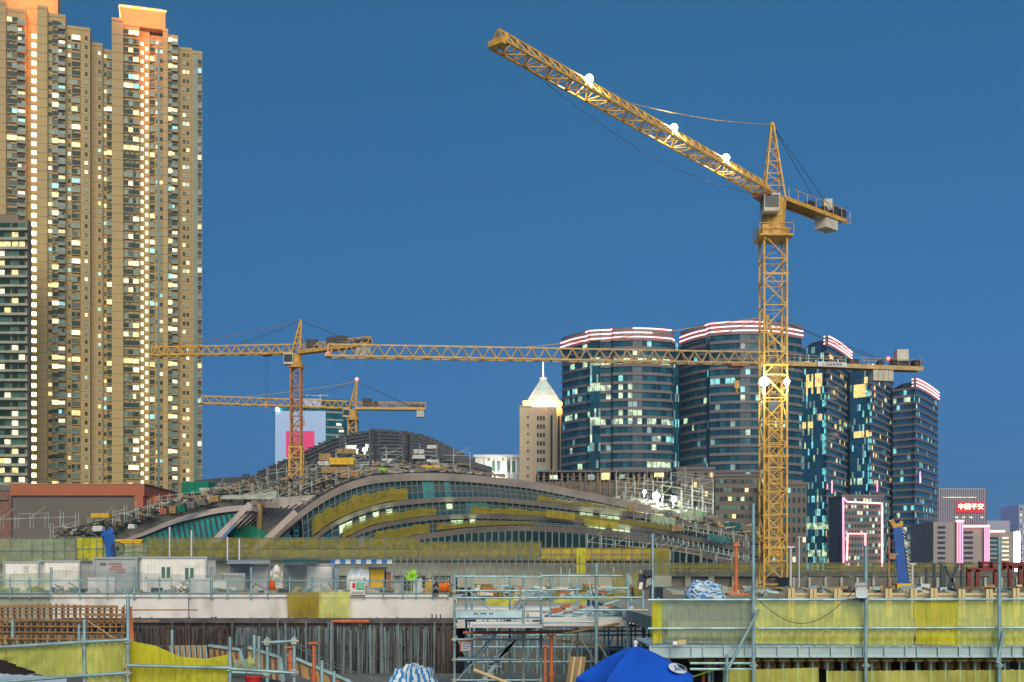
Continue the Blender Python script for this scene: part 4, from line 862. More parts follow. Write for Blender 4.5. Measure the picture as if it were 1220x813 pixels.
# stacks, boxes and cabins lying on the roof
def stack(label, px, py, Y, wpx, hpx, mm, kind='material_stack', cat='material stack', rows=3):
    r = random.Random(int(px*7+py)); p = P(px, py, Y); w = wpx*Y/F; h = hpx*Y/F; root = MB()
    for i in range(rows):
        dx = w*(1-.12*r.random()); z = p.z + h*i/rows
        nb = max(2, int(w/1.3))
        for k in range(nb): a = -dx/2 + dx*k/nb; root.box(p.x+a, p.x+a+dx/nb-.06, p.y-.8-.1*r.random(), p.y+.9, z, z+h/rows-.05)
        root.box(p.x-dx/2, p.x+dx/2, p.y-.6, p.y+.6, z+h/rows-.05, z+h/rows)
    return tag(root.build(kind, M[mm]), label, cat, 'stacks on the station roof')
SL = [('pale ochre stack left of the yellow stacks under the dome',388,549,258,16,8,'plank'),('upper ochre stack on the dome slope above the big yellow one',414,541,262,26,6,'plank'),('grey white bundle below the upper ochre stack',390,555,256,22,5,'concrete_pale'),
      ('bright yellow netted stack in the middle of the dome foot',408,554,255,32,8,'yellow_box'),('long ochre stack under the bright yellow one',400,564,252,34,7,'plank'),('dark ochre netted heap right of the long ochre stack',418,570,250,26,10,'plank'),
      ('white grey cabin below the cyan lamps on the dome',418,536,266,12,5,'concrete_pale'),('small white cabin at mid dome foot',462,551,262,14,4,'concrete_pale'),('pale cabin right of the small white one',468,556,260,16,4,'grey_panel'),
      ('light cabin between the two lattice pairs on the dome',499,541,264,14,5,'concrete_pale'),('lower light cabin beneath the other on the dome',499,547,262,16,4,'concrete_pale'),('pale block at right dome edge',515,535,266,12,4,'concrete_pale'),
      ('pale cabin at the right dome foot',516,552,260,16,4,'concrete_pale'),('small grey crate near the dome right end',538,559,258,14,4,'grey_panel'),('light green crate on the top band',456,564,249,9,6,'lime'),('ochre heap beside the light green crate',466,564,249,12,5,'plank'),
      ('yellow sloping stack at the dome right foot',514,561,252,22,6,'yellow_box'),('blue drum block behind the top band',500,561,250,14,4,'blue_paint'),
      ('yellow platform board at the left terrace',121,617,215,24,5,'yellow_box'),('brown box on the left slope nearest the teal glass',207,612,226,8,8,'plank'),('green container box on the left slope',217,610,226,10,8,'net_green'),('dark container on the left slope right of the green one',228,606,228,10,8,'concrete_dark'),
      ('weathered crate high on the left slope',240,602,230,14,7,'concrete_dark'),('ochre crate at the top of the left slope',256,598,232,12,7,'plank'),('pink brown box low on the left slope',196,613,224,8,7,'terracotta'),('white bundle low on the left slope',158,630,220,8,5,'white_cloth'),
      ('long yellow board stack behind the left net fence',150,650,170,46,7,'yellow_box'),('white sack row near the blue machine',118,633,200,12,6,'white_cloth'),('brown hut on the right roof bands',753,610,226,10,7,'plank'),('second brown hut lower on the right roof bands',806,633,220,14,7,'plank'),
      ('tan box at the middle roof bands',611,614,226,20,7,'plank'),('green sheeted stack by the far right roof edge',832,616,246,14,6,'net_green'),('teal sheeted stack left of the big mast',872,632,240,22,9,'net_teal')]
for s in SL: stack(*s)
# small debris heap of boards on the slopes
rr = random.Random(5); m = MB()
for _ in range(900):
    t = rr.random(); x = 70 + 290*t; y = 643 - (x-60)*.26 + rr.uniform(-9,6) if x < 300 else 590 + rr.uniform(-22,12); Y = 219 + rr.uniform(-2,6) + (x-60)*.12
    p = P(x,y,Y); m.cbox(p, rr.uniform(.3,2.2), rr.uniform(.2,.6), rr.uniform(.12,.5), rr.uniform(0,3), m=rr.randrange(5), tilt=rr.uniform(-.3,.3))
for _ in range(650):
    x = rr.uniform(330,600); f = interp(B1, x); s_ = interp(sil, x); t = rr.random()**1.6; y = f - 2 - (f-s_)*t*.55; y = f - 2 - (f-s_)*t*(.6 if x < 400 else .3); Y = 245 + t*14
    m.cbox(P(x,y,Y), rr.uniform(.3,1.8), rr.uniform(.2,.5), rr.uniform(.1,.4), rr.uniform(-.4,.4), m=rr.randrange(5), tilt=rr.uniform(-.2,.2))
for _ in range(500):
    x = rr.uniform(700,900); f = interp(B2, min(x,905)); y = f - rr.uniform(2,16)*(1 if x < 800 else .7); m.cbox(P(x,y,242+rr.uniform(-3,5)), rr.uniform(.4,3.0), .3, rr.uniform(.12,.5), rr.uniform(-.4,.4), m=rr.randrange(5), tilt=rr.uniform(-.2,.2))
tag(m.build('roof_debris', [M['plank'], M['concrete_dark'], M['concrete_dark'], M['scaf_far'], M['podium_grey']]), 'loose boards, brackets and rubble strewn over the station roof works', 'building debris', kind='stuff')
# lamps of the works
def work_light(label, px, py, Y, size, energy, aim, col=(0.6,1.0,0.9)):
    r = thing('work_light', label, 'work light', P(px,py+6,Y), 'work lights on the roof'); p = P(px,py,Y)
    m = MB(); m.tube(p-Vector((0,-.6,6*Y/F)), p+Vector((0,.6,0)), .12, 6); m.build('pole', M['scaf_far'], r)
    flood('f','', p, p+Vector(aim), size, energy, r)
work_light('brightest white floodlight on the scaffold right of the roof', 782, 591, 243, 1.5, 4500, (.3,-1,-.3))
work_light('second bright floodlight right beside the brightest one', 803, 595, 243, 1.1, 2600, (.3,-1,-.3))
work_light('smaller floodlight at the left of the bright pair', 768, 586, 244, .7, 900, (.4,-.8,-.3))
work_light('cyan white lamp on the dome slope', 434, 536, 264, .8, 1200, (0,-1,-.6))
work_light('small lamp under the dome top', 437, 531, 268, .5, 700, (0,-1,-.6))

scaffold('second scaffold layer in front of the bright floodlights, lower and denser', ([(744,606,239),(800,612,239),(842,620,239)], 20), seed=18, dx=1.6, planks=.4, mats=('scaf_far','net_pale'))
scaffold('scaffold with brown boards over the middle right of the roof bands', ([(640,604,232),(740,614,229)], 8), seed=19, dx=2.4, planks=.7)
scaffold('scaffold strip along the lowest roof band at right', ([(700,652,208),(800,662,208),(890,676,208)], 14), seed=20, dx=2.4, planks=.5)
scaffold('scaffold tangle around the foot of the dome left slope', ([(262,596,250),(330,592,249)], 16), seed=22, dx=1.8, planks=.7)
work_light('little warm lamp on the descending roof bands at right', 800, 640, 224, .3, 150, (0,-1,-.4), (1,.9,.7))

# brown netting and boards over the right end of the bands
rr = random.Random(41)
for k, (px, py, w, h, mm, lab) in enumerate(((668,612,34,9,'net_mustard','mustard net hung over the middle bands left of the brown hut'),(716,622,40,9,'net_mustard','mustard net hung below the brown hut'),(790,618,30,9,'net_pale','pale green net on the scaffold under the floodlights'),(824,612,26,12,'net_pale','pale green net at the right end of the floodlit scaffold'),(856,640,26,8,'net_teal','teal sheet over the descending bands near the big mast'),(575,604,26,12,'net_teal','dark green net sheet hanging in the second glass band'))):
    Y = 219.5 if px > 600 else 226; wavy_net_ = [(P(px-w/2,py-h/2,Y), P(px+w/2,py-h/2+w*.12,Y)), (P(px-w/2,py+h/2,Y-.5), P(px+w/2,py+h/2+w*.12,Y-.5))]
    m = MB(); n = 10
    for i in range(n):
        a, b_ = wavy_net_[0][0].lerp(wavy_net_[0][1], i/n), wavy_net_[0][0].lerp(wavy_net_[0][1], (i+1)/n); c_, d_ = wavy_net_[1][0].lerp(wavy_net_[1][1], i/n), wavy_net_[1][0].lerp(wavy_net_[1][1], (i+1)/n)
        f = Vector((0,.3*math.sin(i*1.9+k),0)); f2 = Vector((0,.3*math.sin((i+1)*1.9+k),0)); m.q([c_+f, d_+f2, b_+f2, a+f])
    tag(m.build('net_sheet', M[mm]), lab, 'net sheet', 'net sheets on the roof bands')
# ------------------------------------------------------------------ middle distance: long wall and netted fence
def wavy_net(name, label, cat, top, bot, mm, n=24, amp=.06, parent=None, group=None, rows=5, seed=0, fold=3.0):
    """sheet hung between two polylines of world points, with folds; thin but double sided and solid"""
    r = random.Random(seed or len(label)); m = MB()
    def at(pl, t):
        s = t*(len(pl)-1); i = min(int(s), len(pl)-2); return Vector(pl[i]).lerp(Vector(pl[i+1]), s-i)
    ph = r.uniform(0,6); g = []
    for i in range(n+1):
        col = []
        for j in range(rows+1):
            p = at(top, i/n).lerp(at(bot, i/n), j/rows); a = amp*(.25 + j/rows)
            p.y += a*math.sin(i*fold*.7+ph) + a*.6*math.sin(i*fold*.31+j*.8+ph*2) + r.uniform(-1,1)*amp*.12
            p.z += -.25*amp*abs(math.sin(i*1.3))*(j == 0)
            col.append(p)
        g.append(col)
    k0 = len(m.v); m.v += [tuple(p) for c in g for p in c]
    for i in range(n):
        for j in range(rows):
            a = k0 + i*(rows+1)+j; m.f.append((a+1, a+rows+2, a+rows+1, a)); m.m.append(0)
    o = m.build(name, M[mm], parent, smooth=True)
    if label and not parent: tag(o, label, cat, group)
    return o

Yf = 140
v = thing('viaduct_wall', 'long stained concrete viaduct running behind the netted fence across the whole site', 'viaduct', (X(600,Yf),Yf,0))
m = MB(); m.box(X(-60,Yf), X(1300,Yf), Yf+1, Yf+9, 0, Z(686,Yf)); m.build('wall', M['concrete_dark'], v)
m = MB(); m.box(X(-60,Yf), X(800,Yf), Yf+.2, Yf+9.4, Z(668,Yf), Z(655,Yf)); m.box(X(-60,Yf), X(800,Yf), Yf+.7, Yf+9, Z(686,Yf), Z(668.1,Yf), 1); m.box(X(800,Yf), X(1300,Yf), Yf+.4, Yf+9, Z(686,Yf)-.1, Z(681,Yf)); m.build('edge_beam', [M['concrete'], M['concrete']], v)
m = MB()
for i in range(46): x = X(-20+i*28, Yf); m.box(x-.35, x+.35, Yf+.3, Yf+1, 0, Z(686,Yf))
m.build('piers', M['concrete'], v)
def net_fence(label, px0, px1, y0, y1, Y, mm, step, low=None, railm='fence_tube', extra=0):
    r = thing('net_fence', label, 'fence', P((px0+px1)/2, y1, Y), 'netted edge fences on the viaduct')
    p = MB(); x = px0; k = 0
    while x <= px1 + .1:
        p.bar(P(x,y1+3,Y-.05), P(x,y0-1-(2 if k%2 else 0),Y-.05), .07); x += step; k += 1
    for yy in (y0, (y0+y1)/2, y1-2): p.bar(P(px0,yy,Y-.1), P(px1,yy,Y-.1), .06)
    p.build('frame', M[railm], r)
    wavy_net('netting', '', '', [P(px0,y0,Y), P(px1,y0,Y)], [P(px0,y1,Y), P(px1,y1,Y)], mm, int((px1-px0)/4), .12, parent=r, seed=int(px0)+7)
    return r
net_fence('greenish grey net fence at the far left of the viaduct', -40, 90, 641, 672, 139, 'net_pale', 13)
net_fence('bright yellow net panel left of the blue machine', 91, 122, 640, 668, 138.5, 'net_bright', 8)
net_fence('green net fence right of the blue machine', 123, 292, 648, 668, 139, 'net_pale', 12)
net_fence('olive yellow net fence with tall posts below the station arches', 175, 500, 641, 665, 138.2, 'net_yellow', 19)
net_fence('brighter yellow net fence under the lowest roof band', 500, 645, 646, 664, 138, 'net_yellow', 12)
net_fence('orange yellow net fence ending at the drooping yellow drape', 645, 797, 653, 668, 137.5, 'net_orange', 12)
net_fence('low olive net strip along the viaduct behind the big mast', 797, 1010, 671, 682, 139, 'net_yellow', 14)
net_fence('low olive net strip along the viaduct at the right edge', 1012, 1290, 671, 681, 139, 'net_yellow', 14)
wavy_net('yellow_drape', 'narrow yellow drape hanging from the net fence to the slab in the middle', 'net drape', [P(687,653,136),P(698,653,136)], [P(687,702,136),P(698,702,136)], 'net_bright', 6, .1)
wavy_net('yellow_drape', 'wider olive yellow drape hanging at the right end of the yellow fence', 'net drape', [P(774,655,136),P(798,655,136)], [P(780,702,136),P(796,702,136)], 'net_yellow', 8, .2)
wavy_net('yellow_drape', 'short dark olive drape left of the black floodlight', 'net drape', [P(728,680,60),P(745,682,60)], [P(731,714,60),P(748,716,60)], 'net_yellow', 8, .1)
wavy_net('yellow_drape', 'olive drape hanging behind the black floodlight', 'net drape', [P(752,683,60),P(768,680,60)], [P(756,716,60),P(766,716,60)], 'net_yellow', 8, .1)
wavy_net('yellow_sheet', 'bright yellow sheet lying over the slab edge in the middle', 'sheet', [P(580,713,70),P(612,713,70)], [P(580,722,70),P(612,722,70)], 'net_bright', 8, .1)
for k, (a, b_, y0, y1) in enumerate(((660,735,712,718),)): wavy_net('yellow_sheet', 'long yellow sheet along the slab edge right of the narrow drape', 'sheet', [P(a,y0,72),P(b_,y0,72)], [P(a,y1,72),P(b_,y1,72)], 'net_bright', 12, .1)
for i, px in enumerate((202,228,271,285)): m = MB(); m.tube(P(px,672,136), P(px,(628,632,640,642)[i],136), .09, 8); tag(m.build('steel_post', M['white_stone']), ('tall thin white post left of the teal glass','thin white post in front of the teal glass','white post right of the teal glass wall','short white post right of the others by the fence')[i], 'post', 'thin posts on the viaduct')

# ------------------------------------------------------------------ concrete deck with containers
Yd = 80; zd = Z(712,Yd)
m = MB(); m.box(X(-120,Yd), X(544,Yd), Yd+.4, 136, zd-1.0, zd); tag(m.build('concrete_slab', M['concrete_pale']), kind='structure')
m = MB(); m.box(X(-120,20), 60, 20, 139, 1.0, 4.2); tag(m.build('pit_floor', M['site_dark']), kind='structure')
d = thing('edge_beam', 'pale concrete edge beam under the row of containers', 'beam', P(300,738,Yd))
m = MB(); m.box(X(61,Yd), X(543,Yd), Yd-.2, Yd+.5, Z(738,Yd), Z(712,Yd)); m.build('beam', M['concrete_pale'], d, bevel=.03); m = MB(); m.box(X(-80,Yd), X(60.8,Yd), Yd-.1, Yd+.5, Z(738,Yd), Z(712,Yd)); m.build('older_beam', M['concrete'], d)
m = MB()
for px in (390,394,399,404,515,520,525): m.box(X(px,Yd)-.04, X(px,Yd)+.04, Yd-.22, Yd-.19, Z(737,Yd), Z(732,Yd))
for px in (226,): m.box(X(px,Yd)-.03, X(px,Yd)+.03, Yd-.22, Yd-.19, Z(738,Yd), Z(712,Yd))
m.build('slots', M['ink'], d)
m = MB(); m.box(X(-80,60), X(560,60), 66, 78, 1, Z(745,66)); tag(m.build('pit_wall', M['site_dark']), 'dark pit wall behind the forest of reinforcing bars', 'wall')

fn = thing('guard_fence', 'galvanised guard fence with grey mesh and white kick boards in front of the containers', 'fence', P(280,712,79.6))
xs_ = [-20,12,35,61,95,128,160,190,226,252,271,299,319,345,372,400,434,457,480,496,516,534]
m = MB(); nb = 0
for px in xs_:
    h = 676 if px in (61,160,299,252) else 688; m = MB(); m.tube(P(px,713,79.6), P(px,h,79.6), .09 if px in (61,160,252,299) else .06, 8); m.build('post', M['scaf'], fn)
for yy in (692,707): m = MB(); m.tube(P(-20,yy,79.5), P(536,yy,79.5), .035, 6); m.build('rail', M['scaf'], fn)
for a, b_ in zip(xs_, xs_[1:]):
    m = MB(); m.box(X(a+1,79.6), X(b_-1,79.6), 79.6, 79.63, Z(711.5,79.6), Z(707,79.6)); m.build('kick_board', M['white_paint' if a > 55 else 'grey_panel'], fn)
wavy_net('mesh', '', '', [P(-20,685,79.8),P(60,682,79.8)], [P(-20,708,79.8),P(60,708,79.8)], 'net_pale', 20, .05, parent=fn, seed=3)
wavy_net('mesh', '', '', [P(62,679,79.8),P(170,682,79.8)], [P(62,708,79.8),P(170,708,79.8)], 'net_grey', 24, .05, parent=fn, seed=4)
wavy_net('mesh', '', '', [P(171,683,79.8),P(534,692,79.8)], [P(171,708,79.8),P(534,708,79.8)], 'net_grey', 60, .04, parent=fn, seed=5)

def container(name, label, px0, px1, py0, Y, depth, mm, rib=.28, windows=(), doors=(), py1=712, cat='site container', rust=True, group='site containers and huts'):
    r = thing(name, label, cat, P((px0+px1)/2, py1, Y), group); x0, x1, z1, z0 = X(px0,Y), X(px1,Y), Z(py0,Y), Z(py1,Y)
    m = MB(); m.box(x0+.05, x1-.05, Y+.05, Y+depth-.05, z0+.1, z1-.03)
    n = int((x1-x0)/rib) if rib else 0
    for k in range(n): a = x0+.1+(x1-x0-.2)*k/n; m.box(a, a+rib*.45, Y, Y+.06, z0+.15, z1-.15)
    nd = int(depth/rib) if rib else 0
    for k in range(nd): a = Y+.1+(depth-.2)*k/nd; m.box(x1-.05, x1-.01, a, a+rib*.45, z0+.15, z1-.15)
    m.build('wall', M[mm], r)
    m = MB()
    for zz in (z0+.06, z1-.06): m.bar((x0,Y+.0,zz),(x1,Y+.0,zz), .13); m.bar((x0,Y+depth,zz),(x1,Y+depth,zz), .13); m.bar((x0,Y,zz),(x0,Y+depth,zz), .13); m.bar((x1,Y,zz),(x1,Y+depth,zz), .13)
    for xx in (x0, x1): m.bar((xx,Y-.01,z0),(xx,Y-.01,z1), .14)
    m.build('frame', M['white_paint'] if not rust else M['grey_panel'], r)
    for (a, b_, y0, y1) in windows:
        m = MB(); m.box(X(a,Y), X(b_,Y), Y-.05, Y+.02, Z(y1,Y), Z(y0,Y)); w_ = m.build('window', M['glass_b'], r)
        m = MB(); c_ = (X(a,Y)+X(b_,Y))/2
        for xx in (X(a,Y), c_, X(b_,Y)): m.box(xx-.05, xx+.05, Y-.09, Y-.04, Z(y1,Y), Z(y0,Y))
        for zz in (Z(y1,Y), Z(y0,Y)): m.box(X(a,Y)-.05, X(b_,Y)+.05, Y-.10, Y-.035, zz-.05, zz+.05)
        m.build('window_frame', M['white_paint'], w_)
    for (a, b_, y0, y1) in doors:
        m = MB(); m.box(X(a,Y), X(b_,Y), Y-.06, Y+.02, Z(y1,Y), Z(y0,Y)); dd = m.build('door', M['white_cloth'], r); m = MB(); m.box(X(b_,Y)-.2, X(b_,Y)-.1, Y-.1, Y-.06, Z((y0+y1)/2+1,Y), Z((y0+y1)/2-1,Y)); m.build('handle', M['ink'], dd)
    return r
container('site_container', 'cream container with a small dark window at the left end of the deck', 5, 46, 669, 90, 5, 'white_paint', windows=[(28,33,674,680)])
container('site_container', 'cream grey container between the windowed one and the lettered one', 46.5, 95, 668, 91, 5, 'white_paint')
rc = container('site_container', 'white container end wall with faded red lettering', 112, 162.5, 664, 86, 3, 'grey_panel', rib=0)
mm_ = MB()
for k in range(3): mm_.box(X(120+k*2.3,86), X(121.5+k*2.3,86), 85.93, 85.95, Z(673.2,86), Z(671.2,86))
mm_.build('dark_marks', M['ink'], rc)
for row, (a0, n_) in enumerate(((130,7),(133,6),(130,9),(139,5))):
    mm_ = MB()
    for k in range(n_): mm_.box(X(a0+k*2.2,86), X(a0+1.5+k*2.2,86), 85.93, 85.95, Z(672.2+row*3.2,86), Z(671+row*3.2,86))
    mm_.build('faded_lettering', M['red_ink'], rc)
container('site_container', 'white corrugated container with two windows and a door', 164, 246, 663.5, 87, 3, 'white_paint', windows=[(192,204,675,692),(220,232,676,692)], doors=[(167,177,672,706)])
container('steel_hut', 'grey corrugated hut right of the windowed container', 274, 296, 671, 88, 3, 'grey_panel', rib=.35)
container('steel_hut', 'plain white sheeted hut right of the grey corrugated hut', 299, 321, 673, 87, 3, 'white_cloth', rib=0)
container('steel_hut', 'grey white corrugated hut behind the orange red cloth', 338, 362, 672, 87.5, 3, 'grey_panel', rib=.35)
container('steel_hut', 'white hut with a small green mark left of the striped cover', 364, 397, 672, 87, 3, 'white_cloth', rib=1.2)
container('steel_hut', 'brown red narrow cabinet right of the yellow box', 459.5, 467, 680, 84, 1, 'terracotta', rib=0)
container('portable_toilet', 'bright yellow portable toilet beside the striped cover', 440, 459, 676, 84, 1.2, 'yellow_box', rib=.3, py1=706, cat='portable toilet')
m = MB(); yb = 86
for (a, b_, y0, y1, mm) in ((98,112,665,672,0),): m.box(X(a,yb), X(b_,yb), 90, 94, Z(712,yb), Z(y0,yb))
tag(m.build('gap_block', M['concrete_dark']), 'dark gap block between the cream containers and the lettered one', 'shed')  # plain dark block filling the gap between the containers
def panel(label, px0, px1, y0, y1, Y, mm, name='white_board', tilt=0):
    m = MB(); m.hexa([(X(px0,Y),Y,Z(y1,Y)),(X(px1,Y),Y,Z(y1,Y)),(X(px1,Y),Y+.06,Z(y1,Y)),(X(px0,Y),Y+.06,Z(y1,Y)),(X(px0,Y),Y+tilt,Z(y0,Y)),(X(px1,Y),Y+tilt,Z(y0,Y)),(X(px1,Y),Y+.06+tilt,Z(y0,Y)),(X(px0,Y),Y+.06+tilt,Z(y0,Y))])
    m.box(X(px0,Y)-.05, X(px0,Y)+.03, Y-.05, Y+.1, Z(y1,Y), Z(y0,Y)); m.box(X(px1,Y)-.03, X(px1,Y)+.05, Y-.05, Y+.1, Z(y1,Y), Z(y0,Y)); m.box(X(px0,Y), X(px1,Y), Y-.04, Y+.02, Z(y0,Y)-.06, Z(y0,Y))
    return tag(m.build(name, M[mm]), label, 'panel', 'panels leaning on the deck')
panel('white board with faint shadows in front of the lettered container', 106, 136, 688, 710, 82, 'white_cloth')
panel('white board below the windowed container, left of two other boards', 176, 203, 689, 711, 82, 'white_cloth')
panel('square bright white board right of the container windows', 226, 249, 689, 709, 81.5, 'white_cloth')
panel('white board beside the square bright one', 253, 272, 691, 711, 82, 'white_cloth')
panel('grey white tilted board in front of the grey corrugated hut', 264, 291, 683, 708, 84, 'grey_panel', tilt=.4)
panel('low white board right of the toilet and cabinet', 493, 502, 690, 710, 82, 'white_cloth'); panel('second low white board next to the lime vest', 470, 478, 694, 710, 82, 'grey_panel')
# things among the huts
def drape_box(name, label, cat, px0, px1, y0, y1, Y, mats, stripes=7, seed=2, depth=2.2, vertical=False, group=None):
    r = random.Random(seed); m = MB(); n = 14; k = 10
    def pt(i, j):
        u = i/n; v_ = j/k; x = px0 + (px1-px0)*u; top = y0 + (y1-y0)*.18*(2*u-1)**2 + 1.2*math.sin(u*9+seed); y = top + (y1-top)*v_
        return P(x, y, Y + .12*math.sin(u*14+v_*5+seed) - .10*v_ - .35*math.sin(v_*3.14)*.5)
    for i in range(n):
        for j in range(k):
            s = int((j if not vertical else i)*stripes/ (k if not vertical else n)*2) % 2
            m.q([pt(i,j+1), pt(i+1,j+1), pt(i+1,j), pt(i,j)], s)
        a, b_ = pt(i,0), pt(i+1,0); m.q([a, b_, b_+Vector((0,depth,-.3)), a+Vector((0,depth,-.3))], i % 2)
    for s_, i in ((0,0),(1,n)):
        for j in range(k): a, b_ = pt(i,j), pt(i,j+1); e = Vector((0,depth,-.2)); m.q([a, b_, b_+e, a+e], j % 2)
    return tag(m.build(name, [M[q] for q in mats], smooth=True), label, cat, group)
drape_box('striped_cover', 'white and blue striped cover over a stack left of the yellow toilet', 'cover', 413, 439.5, 676, 706, 83.5, ['white_cloth','tarp_white'], 8)
m = MB()
for k in range(12): a = 393 + k*6.2; m.hexa([P(a,672,82.5), P(a+6,671.6,82.5), P(a+6,669,86), P(a,669,86), P(a,671,82.5)+Vector((0,0,.05)), P(a+6,670.6,82.5)+Vector((0,0,.05)), P(a+6,667,86), P(a,667,86)], k % 2)
tag(m.build('awning', [M['tarp_blue'], M['white_cloth']]), 'blue and white striped awning above the yellow toilet', 'awning')
m = MB(); m.hexa([P(336,671,83), P(380,670,83), P(380,668,87), P(336,668,87), P(336,670,83), P(380,669,83), P(380,666.5,87), P(336,666.5,87)]); tag(m.build('awning', M['net_teal']), 'dark green awning over the corrugated hut', 'awning')
m = MB(); m.hexa([P(270,672,84), P(322,671,84), P(322,669,88), P(270,669,88), P(270,671,84), P(322,670,84), P(322,667,88), P(270,667,88)]); tag(m.build('awning', M['grey_panel']), 'grey sheet awning over the plain white hut', 'awning')
drape_box('sack_heap', 'heap of pale sheeted sacks between the two white huts', 'sacks', 322, 337, 674, 712, 85, ['white_paint','crane_white'], 4, seed=13, depth=1.5)
drape_box('cloth_bundle', 'orange red cloth hung on the guard fence between white huts', 'cloth', 321, 327, 691, 703, 79.4, ['orange_cloth','orange_cloth'], 2, depth=.2)
m = MB()
for k in range(26): m.cbox(P(490+rr.uniform(-5,5), 686+rr.uniform(-5,5), 81.5+rr.uniform(-.2,.2)), rr.uniform(.1,.35), .08, rr.uniform(.1,.4), rr.uniform(-.6,.6), tilt=rr.uniform(-.8,.8))
m.bar(P(490,688,81.6), P(490,711,81.6), .08); tag(m.build('green_vest', M['lime']), 'lime green vest bundled on a post on the deck', 'vest')
m = MB(); m.cbox(P(512,700,81), .62, .25, .75); m.bar(P(509,698,81), P(506,704,81), .16); m.bar(P(515,698,81), P(518,692,81), .16); m.ball(P(512,692.5,81), .17); m.bar(P(513,704,81), P(514,712,81), .12); tag(m.build('yellow_vest', M['yellow_box']), 'yellow vest hung on a stand at the deck edge', 'vest')
drape_box('cloth_bundle', 'orange cloth draped over the fence near the scaffold stair tower', 'cloth', 523, 536, 694, 704, 79.4, ['orange_cloth','orange_cloth'], 2, depth=.3, seed=4)
drape_box('cloth_bundle', 'dark grey jacket hanging left of the orange cloth', 'cloth', 516, 522, 694, 710, 79.5, ['ink','grey_panel'], 2, depth=.2, seed=6)
sg = thing('safety_sign', 'white safety board with red oval and green square on the guard fence', 'sign', P(425,709,79.3)); Ys = 79.3
m = MB(); m.box(X(417,Ys), X(434.5,Ys), Ys, Ys+.04, Z(709,Ys), Z(693,Ys)); m.build('board', M['sign_white'], sg, bevel=.01)
m = MB(); m.box(X(424.5,Ys), X(433.7,Ys), Ys-.015, Ys-.001, Z(703,Ys), Z(694,Ys)); m.build('green_panel', M['sign_green'], sg)
m = MB(); c_ = P(421.6,698,Ys); pts = [(c_.x+.12*math.cos(t*.5236)*1.0, c_.z+.22*math.sin(t*.5236)) for t in range(12)]
i0 = len(m.v); m.v += [(x, Ys-.015, z) for x, z in pts] + [(x, Ys-.001, z) for x, z in pts]; m.f.append(tuple(range(12))); m.m.append(0)
for t in range(12): m.f.append((t,(t+1)%12,12+(t+1)%12,12+t)); m.m.append(0)
m.build('red_symbol', M['sign_red'], sg)
m = MB()
for k in range(3): m.box(X(425.5,Ys), X(432.5,Ys), Ys-.02, Ys-.014, Z(696.2+k*2.2,Ys), Z(695.6+k*2.2,Ys))
m.build('white_lines', M['sign_white'], sg)
m = MB()
for k in range(2): m.box(X(418.5,Ys), X(433,Ys), Ys-.012, Ys-.001, Z(706.0+k*1.6,Ys), Z(705.4+k*1.6,Ys))
m.build('text_lines', M['ink'], sg)
wavy_net('net_drape', 'olive yellow net draped over the edge beam, darker crumpled half', 'net drape', [P(341,706,79.1),P(383,705,79.1)], [P(343,737,79.1),P(380,738,79.1)], 'net_mustard', 14, .14, seed=9)
wavy_net('net_drape', 'paler smooth yellow net drape over the edge beam beside the crumpled one', 'net drape', [P(380,706,79.0),P(417,705,79.0)], [P(380,738,79.0),P(417,738,79.0)], 'net_lime', 12, .05, seed=10)

# blue machine with a fan, blue piling arm
bm = thing('blue_machine', 'blue covered lifting machine with a round black fan behind the containers', 'machine', P(129,664,110)); Y_ = 110
m = MB(); m.hexa([P(127,664,Y_),P(139,664,Y_),P(139,664,Y_+1.2),P(127,664,Y_+1.2),P(123,636,Y_),P(136,636,Y_),P(136,636,Y_+1),P(123,636,Y_+1)]); m.hexa([P(119,640,Y_-.05),P(134,637,Y_-.05),P(134,637,Y_+1),P(119,640,Y_+1),P(121,635,Y_),P(133,628,Y_),P(133,628,Y_+1),P(121,635,Y_+1)]); m.hexa([P(130,633,Y_),P(137,636,Y_),P(137,636,Y_+1),P(130,633,Y_+1),P(129,628,Y_),P(133,628,Y_),P(133,628,Y_+1),P(129,628,Y_+1)]); m.build('body', M['blue_paint'], bm, bevel=.08)
m = MB(); c_ = P(140,654,Y_-.2)
for k in range(14): t = k*.4488; a = c_ + Vector((math.cos(t),0,math.sin(t)))*.62; b_ = c_ + Vector((math.cos(t+.4488),0,math.sin(t+.4488)))*.62; m.bar(a, b_, .09); m.bar(c_, a, .05)
m.build('fan', M['crane_dark'], bm)
ar = thing('piling_arm', 'tall leaning deep blue piling arm with yellow tip right of the neon building', 'machine', P(1080,704,70)); Y_ = 70
m = MB(); m.hexa([P(1070,704,Y_),P(1084,704,Y_),P(1084,704,Y_+.8),P(1070,704,Y_+.8),P(1064,629,Y_),P(1075,628,Y_),P(1075,628,Y_+.7),P(1064,629,Y_+.7)]); m.build('boom', M['blue_paint'], ar, bevel=.04)
m = MB()
for k in range(14): t = k/14; m.bar(P(1075.5+t*9, 634+t*62, Y_-.05), P(1078+t*9, 636+t*62, Y_-.05), .06)
m.build('hose_clips', M['white_stone'], ar)
m = MB(); m.bar(P(1066,629,Y_+.3), P(1061,620,Y_+.3), .3, .25); m.bar(P(1066,627,Y_+.3), P(1075,624,Y_+.3), .2); m.bar(P(1072,628,Y_+.3), P(1074,621,Y_+.3), .18); m.build('tip', M['crane_yellow'], ar)
m = MB(); m.cbox(P(1062,663,Y_), .4, .3, .35); m.bar(P(1062,663,Y_), P(1069,660,Y_), .12); m.bar(P(1059,704,Y_),P(1059,640,Y_),.1); m.build('guide', M['crane_rust'], ar)

